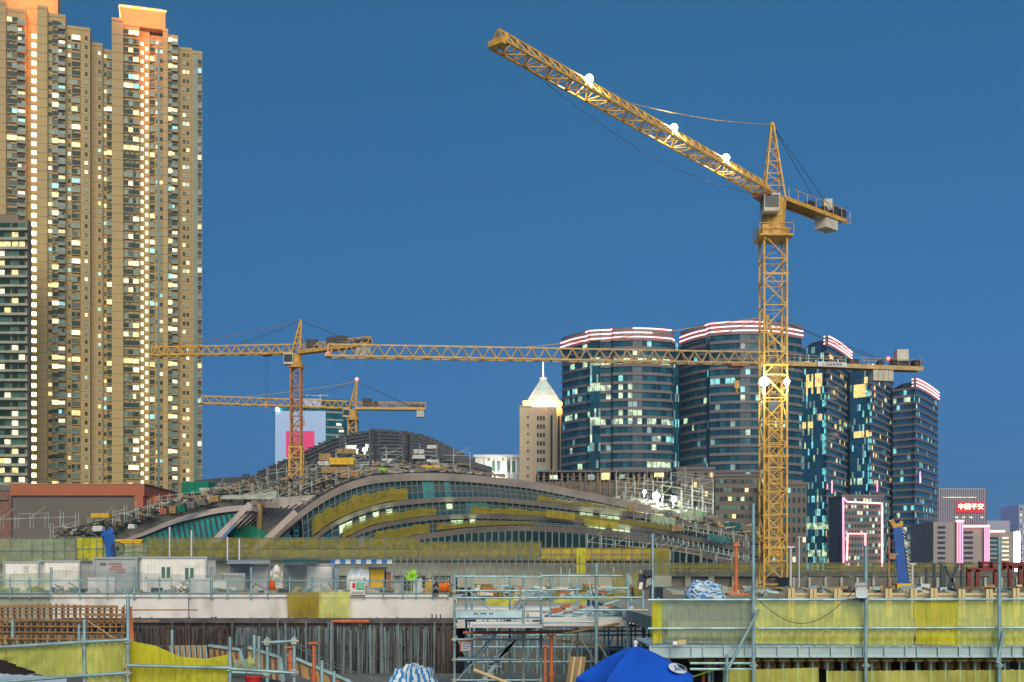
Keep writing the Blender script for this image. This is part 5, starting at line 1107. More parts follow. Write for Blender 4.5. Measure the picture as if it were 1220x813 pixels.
# ------------------------------------------------------------------ reinforcing bars
rr = random.Random(21); m = MB()
for k in range(470):
    px = rr.uniform(138, 542); Y = rr.uniform(52, 62); ytop = rr.uniform(740, 752) if rr.random() < .8 else rr.uniform(735,741)
    a = P(px, ytop, Y); lean = rr.gauss(0, .10); b_ = Vector((a.x + lean, a.y + rr.uniform(-.3,.3), 4.2)); m.bar(b_, a, rr.choice([.05,.06,.09]), m=(2 if rr.random() < .75 else 0) if 280 < px < 520 else (0 if rr.random() < .7 else 1))
for k in range(26): y = rr.choice([739,740.5,745,747,757,770,785]) + rr.uniform(-.6,.6); a = rr.uniform(138,480); Y = rr.uniform(51.5,60); m.bar(P(a,y,Y), P(min(545,a+rr.uniform(60,240)), y+rr.uniform(-1,1), Y), .06, m=0)
for k in range(240): px = 140 + k*1.68; m.bar(P(px, 738.5, 53), P(px+rr.uniform(-.4,.4), 748, 53), .05, m=rr.choice([0,1,0]))
for y in (738.5, 741): m.bar(P(138,y,52.8), P(545,y+.4,52.8), .10)
tag(m.build('reinforcing_bars', [M['rebar'], M['rebar_brown'], M['rebar_blue']]), 'dense upright steel reinforcing bars in front of the concrete beam', 'reinforcement', kind='stuff')
m = MB(); m.tube(P(395,740.5,51), P(440,740.5,51), .07, 8); tag(m.build('orange_pipe', M['orange_steel']), 'short orange pipe lying on top of the dark reinforcing bars', 'pipe')
m = MB()
for k in range(22): px = -6 + k*7.2; m.bar(P(px, 770, 35), P(px + 1.0, 719 + abs(px-60)*.05, 35), .05); m.bar(P(px+2.6, 768, 36.4), P(px + 3.2, 721, 36.4), .035) if k % 2 else None
for i, y in enumerate((720,724,731,739,746,753,761)): m.bar(P(-8, y+(3 if i < 2 else 0), 34.9), P((140,236,150,190,148,150,144)[i], y+(3 if i < 2 else 1), 34.9), .038 if i else .07)
m.bar(P(0,738,36), P(150,742,36), .07); m.bar(P(100,733,34.7), P(152,734,34.7), .05)
tag(m.build('rebar_cage', M['rebar_rust']), 'rusty brown grid cage of reinforcing bars at the left', 'rebar cage')
m = MB(); m.box(X(-40,37), X(60,37), 37.5, 45, 4.2, Z(752,37)); 
for k in range(11): m.box(X(3+k*13,36.6), X(8+k*13,36.6), 36.6, 37.4, Z(768,36.6), Z(757,36.6), 1)
tag(m.build('formwork_blocks', [M['site_dark'], M['timber']]), 'row of pale wooden blocks behind the rusty cage', 'formwork')
m = MB(); m.box(X(63,Yd)-.1, X(68,Yd), Yd-.9, Yd-.4, Z(722,Yd), Z(700,Yd)); m.v = []; m.f = []; m.m = []
m.tube(P(15,760,34), P(15,738,34), .05, 8); m.tube(P(94,770,34), P(94,744,34), .045, 8); tag(m.build('steel_stub', M['scaf']), 'two galvanised pipe stubs standing in the rusty cage', 'pipe')
# dark formwork wall panels in the pit
def form_panel(label, pts, Y, mm='plank', edge='scaf'):
    r = thing('formwork', label, 'formwork panel', P(pts[0][0], pts[0][1], Y), 'formwork panels in the pit'); (a, b_, c_, d_) = [P(x, y, Y) for x, y in pts]; e = Vector((0,.12,0))
    m = MB(); m.hexa([a, b_, b_+e, a+e, d_, c_, c_+e, d_+e]); m.build('board', M[mm], r)
    m = MB(); f = Vector((0,-.06,0)); m.bar(d_+f, c_+f, .09, .07); m.bar(b_+f, c_+f, .11, .07); m.build('rim', M[edge], r)
    m = MB()
    for k in range(1, 6): p = a.lerp(b_, k/6); q = d_.lerp(c_, k/6); m.bar(p+f*.7, q+f*.7, .05)
    m.build('studs', M['rebar_brown'], r); return r
form_panel('brown formwork panel tilted below the bars, leftmost of the large ones', [(250,788),(291,792),(287,774),(249,769)], 32)
form_panel('brown formwork panel with a pale steel rim in the pit centre left', [(294,803),(338,812),(334,783),(296,771)], 31)
form_panel('long brown formwork panel sliding down to the right behind the orange prop', [(345,800),(425,835),(418,812),(343,780)], 30)
for k in range(7): 
    r_ = thing('shutter_board', ['narrow leaning formwork board behind the yellow net, leftmost of seven','narrow leaning formwork board behind the yellow net, second from left','narrow leaning formwork board behind the yellow net, third from left','middle board of seven narrow leaning ones behind the yellow net','narrow leaning formwork board behind the yellow net, third from right','narrow leaning formwork board behind the yellow net, second from right','narrow leaning formwork board behind the yellow net, rightmost of seven'][k], 'board', P(205+k*6.3,784,31), 'row of leaning formwork boards')
    m = MB(); x = 203+k*6.6; m.hexa([P(x,786,31),P(x+4,786,31),P(x+4,786,31.2),P(x,786,31.2),P(x-2,769,31),P(x+2.4,769,31),P(x+2.4,769,31.6),P(x-2,769,31.6)]); m.build('face', M['plank'], r_)
    m = MB(); m.bar(P(x+4.3,786,30.95), P(x+2.6,769,30.95), .035); m.build('rim', M['scaf'], r_)
m = MB(); m.box(X(-60,29), X(700,29), 29.5, 34, 4.2, Z(822,29)); tag(m.build('lower_slab', M['concrete_dark']), kind='structure')
# ------------------------------------------------------------------ near scaffolds and nets
def pipe(label, a, b_, r=.026, mm='scaf', name='scaffold_pipe', cat='scaffold pipe', group='single scaffold pipes'):
    m = MB(); m.tube(a, b_, r, 10); return tag(m.build(name, M[mm], smooth=False), label, cat, group)
def coupler(mb, p, s=.05): mb.cbox(p, s*1.7, s*1.7, s*1.9); mb.tube(Vector(p)+Vector((-s*1.6,-s*.6,0)), Vector(p)+Vector((s*1.6,-s*.6,0)), s*.35, 6)
# left guard rail
L_ = 17
lf = thing('guard_rail', 'nearest guard rail of teal grey scaffold pipes at the lower left', 'guard rail', P(100,820,L_))
for (px, y0, y1) in ((100.5,738,850),(152.5,710,850),(274,759,850),(205,751,786)):
    m = MB(); Y = L_ if px != 205 else 24; m.tube(P(px,y1,Y), P(px,y0,Y), .027 if px != 205 else .034, 12); m.build('standard', M['scaf'], lf)
for (a, b_) in (((-30,773),(100,765)),((100,765),(154,762.5)),((-30,815),(100,805)),((100,805),(152,802)),((152,793),(274,796)),((274,797),(352,802))):
    m = MB(); m.tube(P(*a,L_-.06), P(*b_,L_-.06), .024, 12); m.build('ledger', M['scaf'], lf)
m = MB()
for p in ((100.5,764.5),(152.5,763),(100.5,804),(152.5,802),(152.5,793),(274,796.5)): coupler(m, P(*p, L_-.03), .04)
split_build(m, 'coupler', 20, 14, M['scaf_far'], lf)
wavy_net('ground_tarpaulin', 'pale blue tarpaulin spread on the ground under the sagging net at the lower left corner', 'tarpaulin', [P(-30,800,22),P(80,806,22)], [P(-30,850,19),P(80,850,19)], 'tarp_white', 20, .12, seed=51)
wavy_net('safety_net', 'pale lime safety net sagging between the two rails at the lower left corner', 'safety net', [P(-20,773,L_+.03),P(40,770,L_+.03),P(98,766.5,L_+.03)], [P(-20,778,L_+.03),P(18,792,L_+.03),P(55,806,L_+.03),P(98,806,L_+.03)], 'net_lime', 30, .035, seed=31, rows=8)
wavy_net('safety_net', 'lime safety net between the two near standards left of the wooden plank', 'safety net', [P(98,767,L_+.04),P(151,765,L_+.04)], [P(98,818,L_+.04),P(151,815,L_+.04)], 'net_lime', 20, .04, seed=32, rows=8)
wavy_net('safety_net', 'bright yellow safety net right of the wooden plank', 'safety net', [P(154,763,L_+.2),P(185,769,L_+.2),P(215,782,L_+.1),P(245,785,L_+.05),P(273,779,L_+.03)], [P(154,820,L_+.1),P(185,820,L_+.1),P(215,820,L_+.1),P(245,820,L_+.05),P(273,820,L_+.03)], 'net_bright', 40, .035, seed=33, rows=8)
wavy_net('safety_net', 'olive scrap of net hung between the near standard and the rail frame', 'safety net', [P(277,786,L_+.1),P(300,784,L_+.1)], [P(277,800,L_+.1),P(303,799,L_+.1)], 'net_pale', 12, .03, seed=34)
m = MB(); m.hexa([P(153,850,L_+.3),P(166,850,L_+.3),P(166,850,L_+.34),P(153,850,L_+.34),P(153,724,L_+.3),P(157,722,L_+.3),P(157,722,L_+.34),P(153,724,L_+.34)]); tag(m.build('wooden_plank', M['orange_steel']), 'upright salmon orange plank leaning by the near standard', 'plank')
m = MB(); m.path([P(105,740,L_+.2),P(120,750,L_+.2),P(135,760,L_+.2)], .007, 5); m.path([P(140,768,L_-.1),P(150,792,L_-.1),P(152,808,L_-.1),P(160,830,L_-.1)], .005, 5); tag(m.build('yellow_rope', M['timber']), 'thin yellow rope tied to the near standard', 'rope')
# open frame right of it
fr_ = thing('rail_frame', 'small open rail frame of light scaffold pipes beside the red bucket', 'scaffold', P(334,820,L_+1)); Y = 19
for (px, y0, y1) in ((318.5,759,850),(350.5,758,850),(303,757,805),(308.5,758,850),(398,800,850),(383.5,787,850)):
    m = MB(); m.tube(P(px,y1,Y), P(px,y0,Y), .030, 12); m.build('standard', M['scaf'], fr_)
for (a, b_) in (((317,766),(350,764)),((317,802),(350,801)),((275,801),(318,803))): m = MB(); m.tube(P(*a,Y-.05), P(*b_,Y-.05), .028, 12); m.build('ledger', M['scaf'], fr_)
m = MB()
for p in ((318.5,765),(350.5,764),(318.5,802),(350.5,801)): coupler(m, P(*p, Y-.03), .05)
split_build(m, 'coupler', 20, 14, M['scaf_far'], fr_)
bu = thing('bucket', 'red plastic bucket hanging at the bottom beside the rail frame', 'bucket', P(302,820,18)); m = MB(); a = P(302,806,18); m.tube(a-Vector((0,0,.22)), a, .095, 20, r2=.135); m.tube(a-Vector((0,0,.02)), a+Vector((0,0,.01)), .145, 20); m.build('body', M['sign_red'], bu); m = MB(); m.path([a+Vector((.13*math.cos(t*.314),0,.10*math.sin(t*.314))) for t in range(11)], .005, 5); m.build('handle', M['ink'], bu)
m = MB()
for k in range(9): m.path([P(294+k*.9,783+abs(k-4)*.8,18.6), P(295+k*1.0,790,18.5), P(296+k*.7,800-k*.6,18.6)], .016, 6)
tag(m.build('green_cloth', M['net_lime']), 'knotted lime cloth tied to the rail frame', 'cloth')
m = MB(); m.path([P(350,764,19), P(380,782,20), P(420,800,22), P(470,816,24)], .008, 5); m.path([P(350,768,19), P(385,790,20), P(430,806,22), P(480,822,24)], .008, 5); tag(m.build('guy_ropes', M['scaf_far']), 'two slack guy ropes falling right from the rail frame', 'rope')
def prop(label, px, y0, y1, Y, r=.05):
    o = thing('steel_prop', label, 'steel prop', P(px,y1,Y), 'orange steel props'); m = MB(); m.tube(P(px,y1,Y), P(px,(y0+y1)/2,Y), r, 14); m.build('outer_tube', M['orange_steel'], o); m = MB(); m.tube(P(px,(y0+y1)/2+.0,Y), P(px,y0,Y), r*.78, 14); m.build('inner_tube', M['orange_steel'], o)
    m = MB(); a = P(px,y0,Y); m.cbox(a, r*4, r*4, .03); m.tube(P(px,(y0+y1)/2,Y)-Vector((0,0,.06)), P(px,(y0+y1)/2,Y)+Vector((0,0,.06)), r*1.35, 14); m.build('plates', M['orange_steel'], o); return o
prop('orange prop standing alone right of the rail frame', 374, 766, 850, 22, .045); prop('short orange prop just left of the rail frame right post', 346, 771, 800, 23, .05)
prop('tall orange prop right of the scaffold stair tower', 657, 757, 850, 27, .055); prop('shorter orange prop next to the tall one by the stair tower', 649.5, 770, 850, 26, .035)
po = thing('orange_post', 'slim orange post with a braced foot beside the crumpled tarpaulin', 'post', P(877,706,30)); m = MB(); m.tube(P(877,706,30), P(877,646,30), .05, 12); m.box(X(877,30)-.09,X(877,30)+.09,29.91,30.09,Z(651,30),Z(649,30)); m.build('tube', M['orange_steel'], po); m = MB()
for dx in (-7,7): m.tube(P(877,692,30), P(877+dx,707,29.8 if dx < 0 else 30.2), .022, 8)
m.box(X(866,30), X(889,30), 29.7, 30.3, Z(709,30), Z(707,30)); m.build('foot', M['orange_steel'], po)

def tarp_heap(label, px0, px1, y0, y1, Y, mats, seed, group, vertical=True, freq=22):
    r = random.Random(seed); m = MB(); nu, nv = 44, 22; c_ = P((px0+px1)/2, y1, Y); w = (px1-px0)*Y/F/2; h = (y1-y0)*Y/F; g = []
    for i in range(nu+1):
        row = []
        for j in range(nv+1):
            u = math.pi*i/nu; v_ = math.pi*.5*j/nv; n1 = noise.noise(Vector((math.cos(u)*1.7+seed, v_*2.2, seed*.7))); n2 = noise.noise(Vector((math.cos(u)*5+seed, v_*6, seed*.3)))
            rad = 1 + .22*n1 + .07*n2; shape = math.cos(v_)**.55
            row.append(Vector((c_.x - w*math.cos(u)*shape*rad, c_.y - w*.7*math.sin(u)*shape*rad, c_.z + h*(math.sin(v_)**.8)*(1+.10*n2+.12*n1))))
        g.append(row)
    for i in range(nu):
        for j in range(nv):
            t = (i + 1.6*noise.noise(Vector((i*.13, j*.2, seed)))) if vertical else (i*.5 + j*1.6 + 6*noise.noise(Vector((i*.16,j*.25,seed)))); m.q([g[i][j], g[i+1][j], g[i+1][j+1], g[i][j+1]], int(t*freq/nu) % 2)
    return tag(m.build('tarpaulin_heap', [M[k] for k in mats], smooth=True), label, 'tarpaulin', group)
tarp_heap('blue and white striped tarpaulin heap in the pit bottom centre left', 463, 522, 793, 830, 28, ['tarp_blue','tarp_white'], 3, 'striped tarpaulins')
tarp_heap('crumpled blue and white tarpaulin heap on the upper right deck', 815, 862, 693, 716, 30, ['tarp_blue','tarp_white'], 8, 'striped tarpaulins', vertical=False, freq=15)

# ------------------------------------------------------------------ scaffold stair tower
Y = 28
t_ = thing('scaffold_tower', 'teal grey scaffold stair tower with zigzag stairs and a paper notice', 'scaffold', P(590,820,Y))
for (px, y0, dy) in ((541.5,683,0),(562,683,1.2),(623.5,682,0),(644.5,682,0),(555.5,685,1.2),(607.5,685,1.2)):
    m = MB(); m.tube(P(px,y0,Y+dy) - Vector((0,0,3.2)), P(px,y0,Y+dy), .028, 12); m.build('standard', M['scaf'], t_)
for (x0, x1, y, dy) in ((540,646,704,0),(540,700,712.5,0),(540,646,762,0),(540,646,786,0),(538,646,810.5,0),(540,625,687,1.2),(556,640,704,1.2),(556,640,762,1.2),(556,640,786,1.2),(622,646,688,0),(600,646,746,.6)):
    m = MB(); m.tube(P(x0,y,Y+dy-.04), P(x1,y,Y+dy-.04), .024, 10); m.build('ledger', M['scaf'], t_)
for (a, b_, dy) in (((545,810),(578,776),0),((562,786),(623,720),1.2),((545,812),(562,786),.6),((623,710),(600,740),1.2)):
    m = MB(); m.tube(P(*a,Y+dy), P(*b_,Y+dy), .02, 8); m.build('brace', M['scaf'], t_)
for (a, b_) in (((575,812),(617,757)),((594,783),(641,741)),((585,762),(560,740))):
    m = MB(); A, B = P(*a,Y+.3), P(*b_,Y+.3)
    for dy in (0,.55): m.bar(A+Vector((0,dy,0)), B+Vector((0,dy,0)), .045, .09)
    n = 6
    for k in range(n+1): p = A.lerp(B, k/n); m.hexa([p+Vector(v) for v in ((-.13,0,-.02),(.13,0,-.02),(.13,.55,-.02),(-.13,.55,-.02),(-.13,0,.02),(.13,0,.02),(.13,.55,.02),(-.13,.55,.02))])
    m.build('stair_flight', M['steel_deck'], t_)
    m = MB(); m.tube(A+Vector((0,-.02,.7)), B+Vector((0,-.02,.7)), .016, 8); m.build('handrail', M['scaf'], t_)
m = MB(); m.box(X(543,Y), X(622,Y), Y-.1, Y-.06, Z(736,Y), Z(726.5,Y)); m.box(X(543,Y), X(622,Y), Y-.12, Y-.10, Z(727.5,Y), Z(726.5,Y)); m.box(X(543,Y), X(622,Y), Y-.12, Y-.10, Z(736,Y), Z(735,Y)); kb = m.build('toe_board', M['steel_deck'], t_)
m = MB()
for k in range(9):
    if k in (2,6): continue
    x = 565 + k*2.6; m.box(X(x,Y), X(x+1.5,Y), Y-.112, Y-.10, Z(732.2,Y), Z(730,Y))
m.build('faded_marks', M['ink'], kb)
m = MB(); m.box(X(543,Y), X(645,Y), Y, Y+1.2, Z(738.5,Y), Z(737,Y)); m.box(X(543,Y), X(600,Y), Y, Y+1.2, Z(788,Y), Z(786.8,Y)); m.build('platform', M['steel_deck'], t_)
m = MB()
for px in (541.5,623.5,644.5):
    for y in (704,712.5,762,786,810.5): coupler(m, P(px,y,Y-.03), .045)
split_build(m, 'coupler', 20, 14, M['scaf_far'], t_)
nt_ = thing('notice', 'small white paper notice with a red border on the stair tower', 'notice', P(555,776,Y-.1)); m = MB(); m.box(X(548,Y), X(562.5,Y), Y-.13, Y-.12, Z(776.5,Y), Z(762.8,Y)); m.build('border', M['terracotta'], nt_); m = MB(); m.box(X(550,Y), X(561,Y), Y-.14, Y-.131, Z(775,Y), Z(765,Y)); m.build('sheet', M['tarp_white'], nt_)
m = MB()
for k in range(4): m.box(X(551,Y), X(560,Y)-.03*(k%2), Y-.144, Y-.1401, Z(766.6+k*2.1,Y), Z(766.0+k*2.1,Y))
m.build('text_lines', M['ink'], nt_)
# platform scaffold to its right
Y = 26
t2 = thing('platform_scaffold', 'open scaffold with pale deck boards between the stair tower and the blue parasol', 'scaffold', P(700,820,Y))
for (px, y0, y1, dy, r) in ((710.5,671,850,0,.038),(748,683,850,0,.032),(656.5,687,722,1.2,.03),(687,704,722,1.2,.022),(766,700,800,1.2,.03),(744,760,800,.5,.022),(688,735,850,1.2,.02)):
    m = MB(); m.tube(P(px,y1,Y+dy), P(px,y0,Y+dy), r, 12); m.build('standard', M['scaf'], t2)
for (x0, x1, y, dy) in ((645,742,686,0),(710,748,701,0),(644,765,712,0),(646,690,703,.8),(645,708,742,0),(688,772,727,0),(700,800,735,.8),(645,770,736.5,.4),(645,770,752,1.0)):
    m = MB(); m.tube(P(x0,y,Y+dy-.04), P(x1,y+(-1 if x0==645 and y==742 else 0),Y+dy-.04), .022, 10); m.build('ledger', M['scaf'], t2)
for (a, b_) in (((676,735),(710,790)),((716,706),(748,745)),((725,728),(742,714)),((676,790),(690,735)),((728,790),(700,748))):
    m = MB(); m.tube(P(*a,Y+.6), P(*b_,Y+.6), .012, 8); m.build('brace', M['scaf_far'], t2)
m = MB(); m.box(X(648,Y), X(748,Y), Y+.3, Y+.38, Z(747,Y), Z(736,Y)); m.box(X(560,Y+2), X(700,Y+2), Y+2, Y+2.2, Z(748,Y+2), Z(741,Y+2)); m.box(X(560,Y), X(765,Y), Y+.4, Y+1.7, Z(749,Y), Z(747.3,Y)); m.build('deck_boards', M['concrete_pale'], t2)
m = MB(); m.hexa([P(718,722,Y),P(745,713,Y),P(745,713,Y+.4),P(718,722,Y+.4),P(721,719,Y),P(748,711,Y),P(748,711,Y+.4),P(721,719,Y+.4)]); m.box(X(743,Y), X(768,Y), Y+.2, Y+.9, Z(736,Y), Z(727,Y)); m.build('spare_decks', M['steel_deck'], t2)
rr = random.Random(8); m = MB()
for k in range(60): x = rr.uniform(648,765); y = rr.uniform(722,735); m.cbox(P(x,y,Y+1+rr.random()), rr.uniform(.1,.5), .1, rr.uniform(.02,.1), m=rr.randrange(3), tilt=rr.uniform(-.3,.3))
for k in range(26): x = 700 + k*2.7; m.bar(P(x,735,Y+1), P(x+rr.uniform(-1,1),726,Y+1), .02, m=2)
tag(m.build('scaffold_fittings', [M['steel_deck'], M['terracotta'], M['scaf']]), 'loose scaffold fittings piled on the pale deck boards', 'scaffold parts', kind='stuff')
pipe('long salmon pink pipe lying under the stair tower deck', P(552,754,27.5), P(672,753,27), .035, 'orange_steel', 'orange_pipe', 'pipe', 'loose pipes')
pipe('wooden pole slanting over the pipe, right end higher', P(672,755,26.6), P(738,743,26), .03, 'plank', 'wooden_pole', 'pole', 'loose poles'); pipe('second wooden pole lower and flatter', P(664,763,27), P(722,771,27), .03, 'plank', 'wooden_pole', 'pole', 'loose poles')
pipe('plank sloping at the foot of the stair tower', P(564,798,26), P(610,816,26), .04, 'timber', 'wooden_pole', 'pole', 'loose poles')
# slab and walls behind these scaffolds
sb = thing('concrete_wall', 'grey green concrete wall and ledge behind the central scaffolds', 'wall', P(650,813,40)); m = MB(); m.box(X(556,50), X(800,50), 48, 60, 4, Z(756,50)); m.box(X(600,40), X(790,40), 40, 47, 4, Z(775,40)); m.build('wall', M['concrete_dark'], sb); m = MB(); m.box(X(545,66), X(800,66), 62, 66, Z(745,66), Z(722,66)); m.build('ledge', M['concrete_pale'], sb)
m = MB(); m.box(X(545,76), X(800,76), 76, 134, 8.2, Z(716,76)); m.box(X(545,90), X(800,90), 90, 91, Z(700,90), Z(686,90)); tag(m.build('central_slab', M['concrete']), 'concrete slab and beam between the containers and the right hand deck', 'slab')
for k, (a, b_) in enumerate(((482,500),(505,520),(545,566),(575,607),(655,672),(676,686))): m = MB(); m.box(X(a,100), X(b_,100), 99.8, 100.4, Z(712,100), Z(689,100)); m.box(X(a,100)-.15,X(a,100),99.6,100.4,Z(712,100),Z(688,100)); tag(m.build('dark_opening', M['site_dark']), ('leftmost','second from left','third from left','fourth from left, widest','fifth from left','rightmost, small')[k] + ' dark doorway opening behind the scaffolds', 'opening', 'dark openings in the rear concrete')
m = MB()
rr = random.Random(4)
for k in range(44): px = 470 + k*7.6; m.bar(P(px,712,96), P(px,664+rr.uniform(-3,4),96), .09); 
for y in (672,684,697): m.bar(P(468,y,96), P(805,y,96), .08)
for k in range(26): px = 480 + k*12; m.bar(P(px,710,96.5), P(px+rr.choice([-10,10]),686,96.5), .06)
tag(m.build('rear_scaffold', M['fence_tube']), 'fine scaffold lattice in front of the rear concrete in the middle', 'scaffold')
m = MB()
for k in range(5): x = 672+k*4; m.hexa([P(x,830,25),P(x+3.4,830,25),P(x+3.4,830,25.1),P(x,830,25.1),P(x+7,782,25),P(x+10.4,783,25),P(x+10.4,783,25.1),P(x+7,782,25.1)], k % 2)
tag(m.build('board_bundle', [M['plank'], M['timber']]), 'bundle of wooden boards leaning left of the blue parasol', 'boards')
pipe('thick teal standard crossing the yellow drape near the black floodlight', P(777.5,771,24), P(777.5,636,24), .034, 'scaf')
# black floodlight on that standard
fl = thing('site_floodlight', 'black floodlight clamped to the standard above the parasol, facing left', 'floodlight', P(767,700,24)); Y = 24
m = MB(); m.hexa([P(760,702,Y),P(768,703,Y),P(769,703,Y+.3),P(760,702,Y+.3),P(761,684,Y),P(771,684,Y),P(771,684,Y+.25),P(761,684,Y+.25)]); m.cbox(P(772,683,Y), .16, .2, .12); m.bar(P(768,690,Y), P(777,686,Y), .05); m.bar(P(770,702,Y), P(777,698,Y), .06); m.build('housing', M['ink'], fl)
m = MB(); m.hexa([P(760.5,702,Y-.03),P(765,702.5,Y-.03),P(765,702.5,Y-.005),P(760.5,702,Y-.005),P(762,694,Y-.03),P(766,694,Y-.03),P(766,694,Y-.005),P(762,694,Y-.005)]); m.build('lens', M['sign_white'], fl)

# ------------------------------------------------------------------ blue parasol
pc = P(757,770,16.6); pr = thing('parasol', 'big royal blue parasol with a white oval logo at the bottom centre', 'parasol', pc - Vector((0,0,2.6)))
m = MB(); n = 8; rows = 8; Rr = .87; hh = .43
def cp(i, j):
    t = i/n*2*math.pi + .22; f = j/rows; rad = Rr*f; z = pc.z - hh*(f**1.35) ; return Vector((pc.x + rad*math.cos(t), pc.y + rad*math.sin(t), z))
sub = 6
def cps(s, j):
    i = s//sub; u = (s % sub)/sub; a, b_ = cp(i, j), cp(i+1, j); p = a.lerp(b_, u); p.z -= .045*math.sin(math.pi*u)*(j/rows); return p
idx = {}
for s in range(n*sub):
    for j in range(rows): m.q([cps(s,j+1), cps(s+1,j+1), cps(s+1,j), cps(s,j)])
for s in range(n*sub): a, b_ = cps(s,rows), cps(s+1,rows); dz = Vector((0,0,-.16)); m.q([a+dz, b_+dz, b_, a])
m.build('canopy', M['blue_cloth'], pr)
m = MB(); m.tube(pc-Vector((0,0,2.6)), pc+Vector((0,0,.05)), .022, 10); m.ball(pc+Vector((0,0,.05)), .035); m.build('pole', M['white_cloth'], pr)
m = MB()
for i in range(n): m.bar(pc-Vector((0,0,.06)), cp(i,rows)-Vector((0,0,.03)), .012)
m.build('ribs', M['crane_dark'], pr)
# logo: white oval following the canopy, small blue letter strokes
def on_canopy(px, py):
    o = Vector((0,0,H)); d = P(px,py,1.0)-o
    lo = 20.0; best = None
    Yc_ = 15.6
    while Yc_ < 16.9:
        p = o + d*Yc_; rad = math.hypot(p.x-pc.x, p.y-pc.y); f = rad/Rr
        if f <= 1.0:
            z = pc.z - hh*(f**1.35) - .03*f
            if p.z <= z + .012: return p
        Yc_ += .002
    return o + d*16.2
cc_ = (807.5, 798); m = MB(); rn = 22
def ov(t, s): return on_canopy(cc_[0] + 11.2*s*math.cos(t) - 1.0*s*math.sin(t)*0, cc_[1] + 5.8*s*math.sin(t) + 3.2*s*math.cos(t)*.75) + Vector((0,-.012,.02))
for k in range(rn):
    a, b_ = 2*math.pi*k/rn, 2*math.pi*(k+1)/rn
    for s0_, s1_ in ((0.02,.35),(.35,.7),(.7,1)): m.q([ov(a,s0_), ov(a,s1_), ov(b_,s1_), ov(b_,s0_)])
lg = m.build('logo_oval', M['white_cloth'], pr)
m = MB()
for (a, b_) in (((803,795.5),(808,801)),((808,801),(811,796.5)),((805,799),(804,802)),((809,799),(813,801.5))):
    p, q = on_canopy(*a)+Vector((0,-.03,.03)), on_canopy(*b_)+Vector((0,-.03,.03)); m.bar(p, q, .016, .006)
m.build('logo_strokes', M['tarp_blue'], lg)
for i, px in enumerate((722,748,802)):
    m = MB(); p = P(px,812,15.7); m.box(p.x-.035, p.x+.035, p.y-.004, p.y, p.z-.05, p.z); 

# ------------------------------------------------------------------ right hand deck
Y = 18
rd = thing('right_guard_rail', 'long double guard rail of scaffold pipes along the lime nets at the right', 'guard rail', P(1000,770,Y))
for y in (714.5, 748.5): m = MB(); m.tube(P(772,y+.5,Y-.05), P(1290,y-.5,Y-.05), .021, 10); m.build('ledger', M['scaf'], rd)
for (px, y0, y1, r) in ((897.5,600,850,.026),(1031.5,650,850,.028),(1190.5,640,850,.029),(866,780,850,.022)):
    m = MB(); m.tube(P(px,y1,Y-.11), P(px,y0,Y-.11), r, 12); m.build('standard', M['scaf'], rd)
m = MB(); m.tube(P(866,800,Y-.16), P(904,726,Y-.16), .024, 12); m.tube(P(1188,790,Y-.17), P(1196,752,Y-.17), .024, 12); m.build('brace', M['scaf'], rd)
m = MB()
for px in (897.5,1031.5,1190.5):
    for y in (714.5,748.5,793): coupler(m, P(px,y,Y-.08), .038)
split_build(m, 'coupler', 20, 14, M['scaf_far'], rd)
wavy_net('safety_net', 'narrow bright yellow strip of net at the left end of the right hand rail', 'safety net', [P(776,716,Y+.05),P(790,716,Y+.05)], [P(777,767,Y+.05),P(789,767,Y+.05)], 'net_bright', 8, .05, seed=40)
wavy_net('safety_net', 'pale grey green net between the yellow strip and the tall standard', 'safety net', [P(788,716,Y+.03),P(898,716,Y+.03)], [P(788,765,Y+.03),P(898,768,Y+.03)], 'net_pale', 60, .05, seed=41, rows=8)
wavy_net('safety_net', 'lime green net with a sagging cable in front, right of the tall standard', 'safety net', [P(898,716,Y+.04),P(1090,716,Y+.04)], [P(898,767,Y+.04),P(1090,769,Y+.04)], 'net_lime', 80, .05, seed=42, rows=8)
wavy_net('safety_net', 'brightest solid yellow net panel of the right hand rail', 'safety net', [P(1089,715.5,Y+.01),P(1140,715.5,Y+.01)], [P(1091,768,Y+.01),P(1139,769,Y+.01)], 'net_bright', 26, .04, seed=43, rows=8)
wavy_net('safety_net', 'olive lime net panel at the right edge of the upper rail', 'safety net', [P(1138,716,Y+.05),P(1290,716,Y+.05)], [P(1138,769,Y+.05),P(1290,769,Y+.05)], 'net_lime', 60, .05, seed=44, rows=8)
wavy_net('safety_net', 'lower lime net below the shoring, left of the standard at the lamp', 'safety net', [P(868,798,Y-.02),P(975,795,Y-.02)], [P(868,850,Y-.02),P(975,850,Y-.02)], 'net_lime', 40, .05, seed=45)
wavy_net('safety_net', 'lower lime net below the shoring at the right', 'safety net', [P(984,799,Y-.02),P(1290,797,Y-.02)], [P(984,850,Y-.02),P(1290,850,Y-.02)], 'net_lime', 80, .05, seed=46)
m = MB(); m.path([P(905+100*t/12, 716 + 27*math.sin(math.pi*t/12)**.9 if 0 < t < 12 else 716, Y-.14) for t in range(13)], .006, 5); tag(m.build('cable', M['cable']), 'dark cable sagging in front of the lime net', 'cable')
m = MB(); m.path([P(815+75*t/12, 716 + 22*math.sin(math.pi*t/12) if 0 < t < 12 else 716, Y-.14) for t in range(13)], .004, 5); tag(m.build('cable', M['scaf_far']), 'thin pale cable sagging in front of the pale net', 'cable')
